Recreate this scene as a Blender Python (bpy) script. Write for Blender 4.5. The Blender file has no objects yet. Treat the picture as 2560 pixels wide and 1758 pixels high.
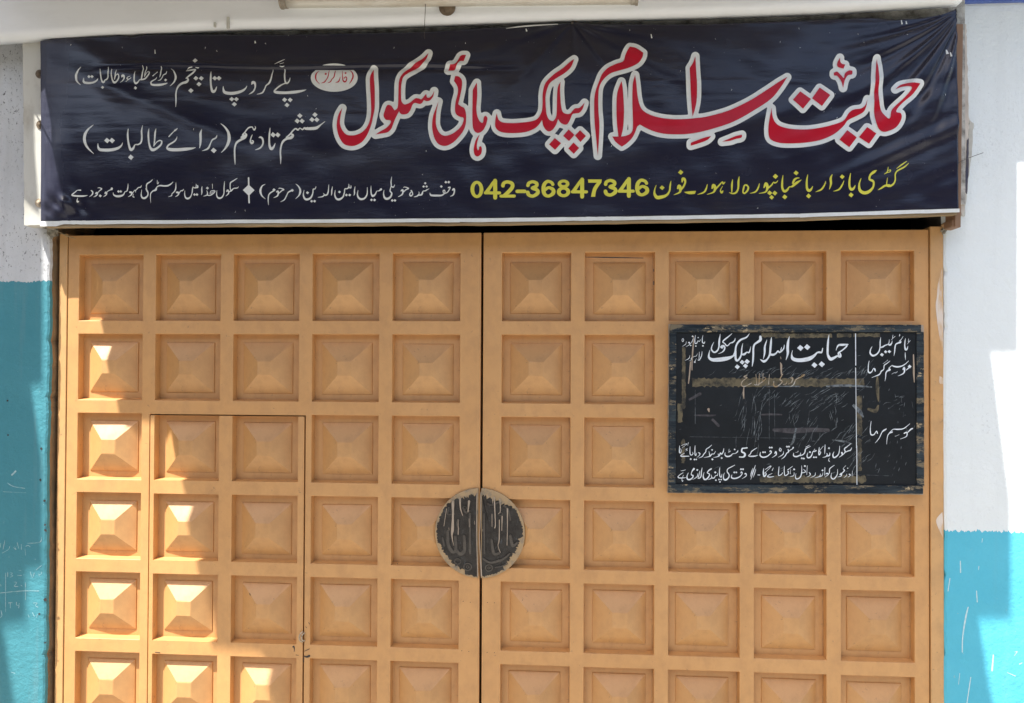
import bpy, bmesh, math, random
import numpy as np
from mathutils import Vector, Matrix, geometry
random.seed(7); np.random.seed(7)
scn = bpy.context.scene
COL = scn.collection

# ---------------------------------------------------------------- camera
CX, CY, CZ = 1.8466, -2.8945, 1.600
YAW, PIT, ROL, FPX = 0.0712, 0.0121, 0.0044, 2000.0
def _m(ax, a):
    c, s = math.cos(a), math.sin(a)
    return {'z': Matrix(((c, s, 0), (-s, c, 0), (0, 0, 1))),
            'x': Matrix(((1, 0, 0), (0, c, s), (0, -s, c))),
            'y': Matrix(((c, 0, s), (0, 1, 0), (-s, 0, c)))}[ax]
RW = _m('y', ROL) @ _m('x', PIT) @ _m('z', YAW)      # world -> (right, forward, up)
cam_data = bpy.data.cameras.new('camera'); cam = bpy.data.objects.new('camera', cam_data); COL.objects.link(cam)
cam_data.sensor_width = 36.0; cam_data.lens = FPX / 2560 * 36.0
cam_data.clip_start = 0.05; cam_data.clip_end = 500
R = Matrix((RW[0], RW[2], -RW[1])).transposed()
cam.matrix_world = Matrix.Translation((CX, CY, CZ)) @ R.to_4x4()
scn.camera = cam

# ---------------------------------------------------------------- sky, sun, exposure
SUN = Vector((0.83, 1.0, -2.3))                       # direction the light travels
world = bpy.data.worlds.new('World'); scn.world = world; world.use_nodes = True
wn = world.node_tree.nodes; wn.clear()
sky = wn.new('ShaderNodeTexSky'); sky.sky_type = 'NISHITA'; sky.sun_disc = False
sky.sun_elevation = math.asin(-SUN.z / SUN.length); sky.sun_rotation = math.atan2(-SUN.x, -SUN.y)
sky.air_density = 1.0; sky.dust_density = 2.5; sky.ozone_density = 1.0
bg = wn.new('ShaderNodeBackground'); bg.inputs[1].default_value = 0.15
wo = wn.new('ShaderNodeOutputWorld')
world.node_tree.links.new(sky.outputs[0], bg.inputs[0]); world.node_tree.links.new(bg.outputs[0], wo.inputs[0])
sl = bpy.data.lights.new('sun', 'SUN'); sl.energy = 4.5; sl.angle = math.radians(0.53); sl.color = (1.0, 0.97, 0.92)
so = bpy.data.objects.new('sun', sl); COL.objects.link(so); so.location = (-2, -3, 8)
so.rotation_euler = SUN.to_track_quat('-Z', 'Y').to_euler()
scn.view_settings.view_transform = 'Standard'; scn.view_settings.look = 'None'
scn.view_settings.gamma = 1.0; scn.view_settings.use_curve_mapping = False
scn.view_settings.exposure = 1.22

scn.cycles.caustics_reflective = False; scn.cycles.caustics_refractive = False
# ---------------------------------------------------------------- traced lettering
# frame = (origin x, origin y, zoom) of the tracing grid; P outline, S stroke (x,y,width), D diamonds (x,y,r)
Z1 = (1600, 80, 2.905); Z2 = (1200, 80, 3.873); Z3 = (800, 80, 4.56)
TITLE = [(Z1, """
P 1840,430! 1880,395 1945,382 2022,385! 1975,455 1905,515 1862,560 1850,590 1882,602 1888,640 1855,695 1800,725 1755,732 1720,708 1698,655 1690,560 1690,430 1698,310 1715,200! 1722,300 1720,400 1724,500 1745,585 1780,630 1803,635 1815,580 1850,540 1905,490 1958,425 1935,408 1890,410 1860,420
P 945,565! 928,660 925,730 940,785 1000,812 1090,818 1200,812 1310,790 1400,750 1470,690 1500,650 1560,620 1612,590 1630,550 1640,498! 1622,545 1590,568 1540,575 1505,600 1470,652 1400,682 1300,706 1200,718 1090,714 1010,695 970,665 950,620
P 1100,505! 1155,442! 1230,500! 1172,570!
P 1238,495! 1295,415! 1370,470! 1310,550!
P 1437,792! 1495,722! 1563,775! 1510,845!
P 1580,772! 1637,702! 1706,745! 1655,818!
P 1445,195! 1425,235 1430,262 1470,275! 1483,245! 1460,240 1447,225
P 1400,305! 1425,298 1452,325 1470,345 1480,310 1510,288 1535,290! 1530,318 1500,325 1475,365 1462,420! 1450,370 1425,330 1402,325
P 400,180! 405,300 410,400 408,500 395,570 378,622! 368,500 362,380 358,270! 385,225
P 590,805! 640,785 690,765 735,755! 730,775 690,785 650,798
"""), (Z2, """
P 1368,490! 1380,560 1390,700 1392,800 1385,930 1365,1020! 1340,1022! 1325,900 1320,750 1328,600
P 1500,425! 1477,520 1473,700 1478,940 1445,1000! 1400,1016 1340,1020 1280,1020! 1310,1070 1370,1118! 1420,1085 1480,1020 1520,925! 1545,905! 1640,955 1750,990 1880,1002 2050,995 2240,952 2450,880 2640,775 2800,668 2890,565 2965,450! 2880,500 2750,586 2590,686 2400,773 2215,826 2109,843 1950,856 1820,852 1700,830 1600,790 1550,735 1525,640 1512,520
P 1450,152! 1510,165 1578,212! 1570,255 1530,310 1440,355 1340,385 1250,420 1190,475 1155,540 1145,620 1145,760 1155,900 1150,1050 1140,1205! 1125,1050 1110,900 1105,760 1108,640 1125,560 1155,480 1180,420 1230,365 1310,320 1385,292 1405,235 1425,190
P 2035,1085! 2100,1060 2170,1035 2230,1022! 2190,1060 2110,1090 2035,1112!
P 165,795! 152,850 150,920 180,962 240,982 340,985 440,975 520,945 570,905 602,858! 612,910 635,950 665,970 700,957 735,910 757,850! 780,885 820,905 850,895 875,850 895,805 930,797 965,790 995,750 1012,692! 990,720 960,745 920,750 895,775 870,800 830,800 800,780 785,720 778,640 775,560 780,490! 755,540 747,620 745,720 740,820 715,865 695,870 665,850 645,800 637,720 635,640 650,560 680,500 740,455 820,405 880,350 912,272! 870,300 800,360 720,415 650,482 620,540 607,620 607,700 598,780 560,845 500,872 400,885 300,890 220,882 185,860 172,830
P 670,1095! 725,1035! 785,1085! 727,1147!
P 805,1015! 858,952! 915,1005! 862,1065!
P 919,1012! 968,960! 1025,1015! 972,1073!
P 855,1135! 905,1080! 960,1130! 908,1187!
"""), (Z3, """
P 1790,585! 1795,700 1790,800 1785,880 1795,960 1820,1020 1850,1045 1865,1030 1868,990 1885,965 1910,985 1905,1030 1885,1090 1850,1140 1800,1160 1760,1130 1742,1060 1740,900 1742,780 1745,670! 1770,620
P 1822,1178! 1800,1250 1790,1310 1800,1355 1815,1345 1818,1320 1838,1312 1848,1350 1835,1400 1798,1425 1765,1405 1755,1350 1765,1290 1785,1230
P 1600,285! 1625,270 1668,270! 1640,340! 1605,340 1580,360 1555,405 1530,445 1465,450! 1490,385! 1520,383 1550,370 1575,330
P 1545,515! 1585,518 1620,560 1620,640 1600,740 1578,830! 1610,855 1650,880 1668,950 1665,1050 1640,1130 1590,1200 1520,1270 1440,1308 1360,1290 1310,1220 1285,1120 1285,1030 1300,950 1330,870 1355,800! 1335,900 1325,1010 1330,1080 1360,1150 1400,1185 1450,1192 1520,1165 1590,1110 1630,1050 1640,990 1600,975 1560,950 1542,900 1550,800 1575,700 1570,630 1532,570!
P 1305,680! 1295,740 1260,790 1220,800 1190,790 1170,820 1140,832 1090,820 1060,840 1040,890 1010,935 970,950 930,945 908,915! 885,960 865,1000 840,1060 820,1110 780,1150 720,1165 640,1180! 700,1140 760,1105 800,1065 815,1030 800,1015 760,1010 733,970 745,910 770,850 805,845 830,865 855,905! 880,890 895,850 900,700 903,600 920,530 960,475 1030,420 1110,360 1180,310 1240,250! 1220,310 1170,380 1090,435 1010,480 960,520 940,570 930,650 930,740 935,800 965,835 1000,830 1040,810 1090,770 1130,770 1160,780 1185,755 1215,720 1225,755 1250,760 1280,735
P 618,435! 622,530 630,640 632,750 630,880 610,990 590,1080 550,1180 490,1260 420,1300 350,1308 280,1285 230,1210 207,1120 205,1040 225,950 265,880! 245,980 240,1060 265,1130 310,1180 370,1192 440,1180 510,1140 560,1070 585,980 590,880 585,750 578,620 580,520
""")]
SIDE = [((180, 140, 6.116), """
S 152,178,6 105,230,22 78,290,32 78,340,34 95,400,24 150,452,8
S 195,345,8 190,380,22 205,415,34 270,425,36 340,415,30 390,385,22 412,352,6
D 272,325,26 320,325,26 483,490,25 998,508,26 1463,390,24 1900,85,40 1915,358,38 1998,358,38 1965,450,38 1853,555,40 2205,358,38 2268,358,38
S 452,210,6 455,280,18 462,360,20 480,405,28 500,410,28 520,380,16 545,370,20 570,335,16 575,250,18 582,182,5
S 632,215,8 625,280,16 635,370,20 660,415,30 700,405,24 740,350,20 735,300,16 700,310,12 672,370,12
S 704,225,6 690,290,16 672,370,14
S 790,345,10 800,320,34 822,325,30 825,360,20 800,395,14 760,420,5
S 925,330,5 890,340,10 870,362,14 895,378,16 935,355,10
S 895,378,14 850,415,5
S 993,250,6 985,310,18 985,400,22 1005,440,28 1040,425,22 1065,390,14 1095,378,20
S 1095,378,20 1105,280,20 1103,160,6
S 1090,385,22 1150,370,24 1200,300,20 1205,265,14 1180,260,10 1140,330,12
S 1160,175,6 1150,240,16 1140,335,12
S 1325,345,6 1310,375,14 1255,410,20 1240,440,22 1270,465,30 1380,465,34 1460,450,22 1495,438,6
S 1330,262,12 1300,290,8 1265,325,16
S 1382,170,6 1380,230,20 1380,290,18 1370,345,8
S 1470,250,8 1460,290,16 1425,310,16 1405,355,14 1380,390,16 1345,400,6
S 1525,205,6 1570,240,14 1605,310,26 1612,370,30 1590,430,20 1535,485,6
S 1765,240,14 1830,225,28 1895,220,26 1870,270,26 1810,320,24 1770,360,20
S 1780,350,14 1800,385,30 1775,420,40 1720,440,34 1670,480,30 1640,540,20 1625,620,22 1622,720,18 1612,798,5
S 1905,185,8 1930,192,14 1955,190,6
S 1775,215,10 1800,190,14 1850,180,8
S 2145,255,8 2142,340,26 2145,440,26 2160,530,34 2185,565,44 2215,545,30 2235,490,10
"""), ((520, 140, 6.116), """
S 255,485,8 258,530,26 280,575,44 360,590,46 450,580,44 540,550,36 590,510,22 612,470,6
D 388,680,38 457,680,36 430,760,38 1190,688,38 1275,690,38 1228,770,38
S 682,450,10 700,420,44 730,430,36 738,490,22 715,550,22 680,580,18 640,602,5
S 1000,215,6 990,290,16 975,370,24 950,430,26 905,470,18 880,530,20 845,580,22 765,602,5
S 1030,135,6 1100,100,14 1185,62,5
S 1110,135,6 1140,128,10 1172,112,6
S 1110,172,6 1150,180,12 1185,170,5
S 1268,345,6 1258,390,18 1235,425,24 1210,430,28 1190,390,22 1182,300,22 1182,215,12
S 1205,430,22 1175,440,18 1120,470,22 1060,520,22 1035,560,30 1080,575,44 1200,580,40 1350,568,44 1450,550,30 1515,530,6
"""), ((200, 270, 6.456), """
S 252,292,6 180,350,26 125,430,42 108,510,48 120,590,42 165,670,28 248,750,8
S 325,590,8 325,640,26 350,685,44 430,695,46 540,690,48 640,665,40 700,620,22 720,575,6
D 470,542,46 550,542,46 850,810,46 2185,702,46
S 815,358,10 805,450,26 812,560,28 830,650,36 855,690,44 890,665,34 920,610,16 970,605,22 1015,570,26 1028,480,24 1025,390,24 1040,298,6
S 1142,350,8 1132,430,26 1135,530,26 1155,640,32 1195,690,46 1260,670,34 1330,610,28 1345,555,22 1310,540,20 1260,570,14 1218,630,10
S 1255,352,8 1240,420,26 1230,540,22 1218,630,14
S 1600,350,10 1570,375,24 1540,400,14 1510,430,16 1462,478,18
S 1595,478,8 1575,530,20 1530,570,24 1460,610,26 1430,660,28 1480,685,50 1600,690,50 1740,680,48 1840,670,30 1895,655,6
S 1985,358,8 1970,430,36 1975,520,36 1972,600,28 1960,662,10
S 2230,455,10 2215,500,22 2165,530,22 2135,590,18 2110,650,28 2075,685,26 2000,710,6
"""), ((520, 270, 6.456), """
S 228,268,6 290,320,24 345,400,40 362,500,50 345,590,44 300,670,26 238,735,6
S 455,925,6 450,820,24 450,700,24 460,620,26 490,565,34 560,520,36 610,490,46 640,450,32 625,425,16
S 560,490,30 600,470,44 630,460,36
S 580,450,20 620,410,20 650,370,18 690,335,22 740,328,16 750,350,14 770,370,26 790,345,16 792,322,8
S 738,445,6 715,490,16 700,550,22 720,580,34 745,565,24 740,540,16 720,545,12
S 840,490,14 865,485,28 895,510,30 900,580,26 870,640,26 830,670,22 775,690,6
S 1025,342,8 1012,430,26 1002,520,28 1005,620,34 1035,670,46 1070,640,32 1098,580,8
D 1070,448,44 1145,450,42 1503,145,42 1460,228,42 1538,230,42 1745,128,42 1698,208,42 1775,210,42
S 1905,238,8 1840,290,22 1770,340,46 1680,350,46 1600,350,40 1570,340,24 1540,365,20 1500,340,14 1470,370,24 1430,350,24 1380,390,22 1340,440,24 1280,490,20
S 1345,430,14 1385,450,34 1360,490,48 1290,510,36 1230,550,34 1195,620,26 1182,720,24 1188,820,22 1185,915,6
S 1600,355,26 1625,330,14
"""), ((170, 430, 7.263), """
S 252,340,22 200,345,10 165,380,16 125,420,22 120,440,26 180,448,30 290,445,26 370,430,6
S 205,480,6 190,520,14 188,550,22 208,540,18
S 440,345,16 465,370,22 455,415,20 400,455,6
S 560,300,8 590,295,12 632,315,20 590,350,16 550,390,14
S 520,400,24 540,385,34 548,410,22 520,440,20 475,460,5
D 600,440,28 815,318,24 935,362,26 975,362,24
S 815,310,40 800,330,20 750,350,12 715,385,12
S 690,395,24 705,380,34 718,400,22 700,430,18 655,458,5
S 838,380,6 845,420,22 890,445,34 960,445,36 1020,420,24 1050,370,14 1085,355,16 1105,300,18 1115,220,5
S 1140,375,30 1165,380,36 1175,400,26 1155,430,20 1105,458,5
S 1180,400,14 1215,355,12 1240,340,14 1245,380,6
S 1245,345,12 1290,300,16 1310,290,16 1340,285,18 1358,250,5
S 1205,400,5 1190,450,14 1210,462,20
S 1555,150,8 1520,185,18 1460,225,22 1445,270,18 1450,330,14
S 1430,310,10 1455,350,28 1470,390,20 1460,440,24 1410,480,34 1360,470,30 1345,420,18 1358,330,6
S 1515,570,5 1512,480,14 1520,400,16 1560,355,22 1610,335,34 1625,310,20
S 1600,330,18 1640,275,16 1690,255,24 1760,260,26 1830,255,26 1890,220,18 1925,185,5
S 1640,160,8 1640,225,10 1665,205,8 1650,190,8
S 1975,200,6 1970,290,20 1950,350,20 1900,400,14 1890,435,18 1835,455,5
S 1985,375,30 2010,380,36 2020,400,24 2000,430,20 1955,455,5
S 2020,400,14 2060,350,16 2090,345,20 2120,315,5
S 2135,345,6 2130,420,18 2145,470,26 2180,488,32 2230,465,24 2262,400,16 2280,300,18 2290,280,10
"""), ((460, 430, 7.263), """
S 165,380,14 175,310,14 190,290,14 225,300,16 240,250,12 236,225,6
S 225,295,16 265,290,22 262,260,26
D 205,418,26 250,418,26 440,302,28 1645,332,30 1975,340,28
S 345,268,6 338,320,22 340,380,20 330,425,6
S 428,345,8 440,385,18 430,425,20 365,448,5
S 440,430,14 490,430,20 540,400,20 570,370,18 575,350,12 540,345,12 500,360,14 485,400,10
S 500,400,10 530,375,10 555,355,8
S 532,228,10 532,310,8
S 612,340,6 605,420,18 620,465,26 655,482,30 700,465,24 738,400,18 745,300,20 758,180,6
S 985,128,10 930,165,20 870,205,22 858,250,18 860,320,18 880,355,18
S 790,365,16 810,345,36 828,370,24 815,410,20 765,448,5
S 830,375,14 880,345,24 920,310,16 960,305,18 990,300,14 1010,275,5
P 1085,338! 1188,238! 1292,338! 1188,440!
S 1190,118,26 1190,250,26
S 1190,430,26 1190,562,26
S 1488,228,6 1430,265,20 1400,330,36 1400,380,36 1425,440,22 1485,495,6
S 1540,605,5 1535,520,18 1545,430,20 1580,385,22 1630,355,22 1645,335,30
S 1690,370,20 1712,360,34 1722,385,28 1705,440,24 1635,475,5
S 1725,400,16 1790,345,18 1820,325,22 1750,300,14 1730,315,8
S 1760,548,5 1830,510,18 1870,440,18 1900,380,20 1950,350,28 1975,340,40
S 2035,222,6 2085,265,20 2118,330,34 2115,390,34 2090,440,20 2035,492,6
"""), ((740, 430, 5.533), """
S 118,255,5 108,320,16 125,370,26 160,385,28 210,360,24 238,300,16 245,245,14 270,240,12 285,205,5
D 165,292,22 222,408,20 262,408,20 605,280,20 700,322,20 745,322,20 1045,388,20 1088,390,20 1335,398,20 1372,398,20 1790,160,18 1768,205,18 1810,205,18 2012,205,20 2075,145,20 2115,145,20
S 308,355,5 370,345,14 395,320,14 385,300,8
S 395,325,18 430,320,20 450,280,16 460,180,5
S 510,205,5 500,260,16 498,300,14 492,330,5
S 548,255,5 540,320,16 560,370,24 600,382,28 650,350,20 672,290,14 680,240,14 710,235,14 735,215,14 735,170,6
S 730,215,14 762,225,14 765,195,10
S 822,205,5 812,260,16 812,300,14 802,330,5
S 862,255,5 852,310,16 865,355,24 900,378,28 950,365,22 985,310,16 990,215,5
S 1042,195,5 1040,260,14 1045,310,18 1065,335,28 1100,310,18 1120,270,10 1150,265,12 1180,245,30
S 1222,255,5 1215,310,16 1230,360,26 1265,375,30 1310,350,24 1328,300,20 1305,265,16 1320,200,12 1318,140,14 1328,70,5
S 1325,205,16 1350,215,16 1370,180,5
S 1455,265,14 1475,255,28 1482,285,20 1465,320,18 1415,348,5
S 1482,290,12 1520,250,14 1558,230,16 1505,210,10 1490,220,6
S 1600,270,10 1575,310,16 1590,335,18 1615,310,14 1600,262,14 1590,260,10
S 1632,348,5 1680,335,18 1705,300,10 1700,275,6
S 1695,325,14 1740,315,24 1760,270,12 1790,265,14 1815,250,14 1845,235,5
S 1855,290,5 1870,325,24 1950,330,26 2020,325,20 2060,290,14 2055,255,14 2035,270,14 2055,300,12 2100,280,12 2125,240,14
S 2125,245,12 2135,215,14 2110,220,18
S 2165,255,14 2185,240,28 2192,275,18 2175,320,18 2135,340,5
""")]
BADGE = [((520, 140, 6.116), """
S 1718,440,5 1670,390,14 1655,330,22 1670,270,16 1705,235,5
S 1742,428,5 1790,410,18 1820,370,14 1845,320,14 1858,228,8
D 1808,285,20 2112,272,18
S 1840,425,5 1880,405,16 1905,365,12 1935,330,16 1948,270,14 1955,228,6
S 1958,415,5 2000,405,18 2020,370,14 2030,330,6
S 2065,240,5 2065,320,12 2072,380,18 2095,405,24 2120,390,18 2130,350,14 2115,330,14 2090,350,16
S 2170,225,5 2215,270,16 2225,330,22 2200,390,16 2165,435,5
""")]
FOUR = "S 378,157,48 378,362,48\nS 258,304,36 432,304,36\nP 255,285! 257,300! 300,300! 357,208! 357,157! 350,157!\n"
SIX = "S 1075,203,40 1058,178,36 1010,166,38 970,205,46 962,270,48 980,325,44 1025,342,36 1078,310,46 1078,265,44 1025,240,34 985,265,36\n"
THREE = "S 774,212,44 785,185,38 830,168,36 878,187,42 876,222,40 825,245,36 885,268,42 890,308,46 835,342,38 785,328,42 772,298,46\n"
def shift(s, dx, dy):
    out = []
    for ln in s.strip().splitlines():
        k, *ps = ln.split()
        q = []
        for p in ps:
            e = '!' if p.endswith('!') else ''
            v = [float(a) for a in p.rstrip('!').split(',')]
            v[0] += dx; v[1] += dy
            q.append(','.join('%g' % a for a in v) + e)
        out.append(k + ' ' + ' '.join(q))
    return '\n'.join(out) + '\n'
PHONE = [((1160, 420, 4.842), FOUR + SIX + THREE + shift(FOUR, 1052, -13) + shift(FOUR, 1617, -20) + shift(THREE, 940, -13) + shift(SIX, 1133, -14) + """
O 158,264,55,86,46,36
O 1205,195,50,34,42,34
O 1205,292,58,46,46,36
S 472,218,46 482,188,40 528,172,38 582,192,44 585,235,46 545,285,46 490,335,44
S 447,342,36 610,342,36
S 643,285,42 738,285,42
P 1500,143! 1667,143! 1662,180! 1605,265 1587,350! 1537,350! 1562,250 1608,182! 1505,182!
""")]
ADDR = [((1610, 400, 6.64), """
S 200,425,8 175,500,22 175,570,40 215,625,56 290,620,54 370,590,40 420,520,28 432,430,28 445,350,6
D 298,466,42 605,213,44 2175,280,44 2085,550,42 2170,552,42 2118,622,40
S 555,480,20 580,440,56 600,480,50 590,540,30 490,585,6
S 600,510,28 650,450,30 680,380,30 670,330,40 640,320,44 630,370,20
P 660,535! 770,522 862,518! 840,568! 740,570
S 1045,415,10 1025,490,26 985,545,26 885,578,6
S 1125,480,20 1145,430,50 1175,470,50 1150,540,26 1040,578,6
S 1175,500,24 1240,430,24 1285,380,18 1300,370,14 1310,400,28 1340,375,12
S 1300,440,8 1265,510,18 1285,545,34 1305,520,20
S 1465,332,8 1455,420,30 1455,545,14
S 1415,545,10 1470,562,20 1530,540,30 1560,470,28 1562,360,32 1575,280,6
S 1680,415,14 1725,450,26 1715,510,30 1670,555,26 1640,540,22 1650,470,28 1665,425,20 1700,425,30
S 1912,395,8 1895,460,24 1850,530,24 1755,558,6
S 1990,460,20 2020,400,50 2045,450,44 2020,530,26 1905,558,6
S 2045,480,24 2110,425,24 2145,375,14 2165,385,22 2195,375,16 2218,345,6
"""), ((1940, 390, 6.64), """
S 108,330,8 98,430,28 100,530,34 135,590,40 180,570,36 215,520,18 265,515,22 300,480,44
S 265,505,30 340,450,40 415,402,6
S 275,455,34 300,400,34 340,375,24 378,372,10
D 325,290,42 143,683,42 538,668,42 1085,355,40 1243,650,42
S 518,318,8 503,420,30 508,540,36 540,580,46 575,560,32 602,510,8
S 815,432,8 790,500,24 740,565,26 652,600,6
S 920,318,8 895,380,36 902,470,34 880,555,10
S 1118,420,8 1090,490,24 1040,560,26 950,590,6
S 1222,298,8 1212,400,30 1215,510,34 1245,560,44 1285,540,34 1310,490,8
S 1405,380,8 1375,470,26 1385,570,46 1450,615,52 1530,600,50 1600,530,34 1615,450,30 1590,415,40 1545,390,34 1560,320,34 1620,270,44 1660,245,10
S 2165,92,8 2080,150,22 1990,218,6
S 2198,122,6 2120,190,24 2010,250,24 1970,310,22 1970,400,22 1940,470,28 1880,505,34 1830,490,22 1840,370,8
S 1870,495,40 1800,500,34 1740,540,26 1685,568,5
S 1855,190,8 1838,270,18 1790,305,8
S 1830,285,10 1880,270,14 1895,240,14 1860,245,10 1840,275,8
""")]
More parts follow.
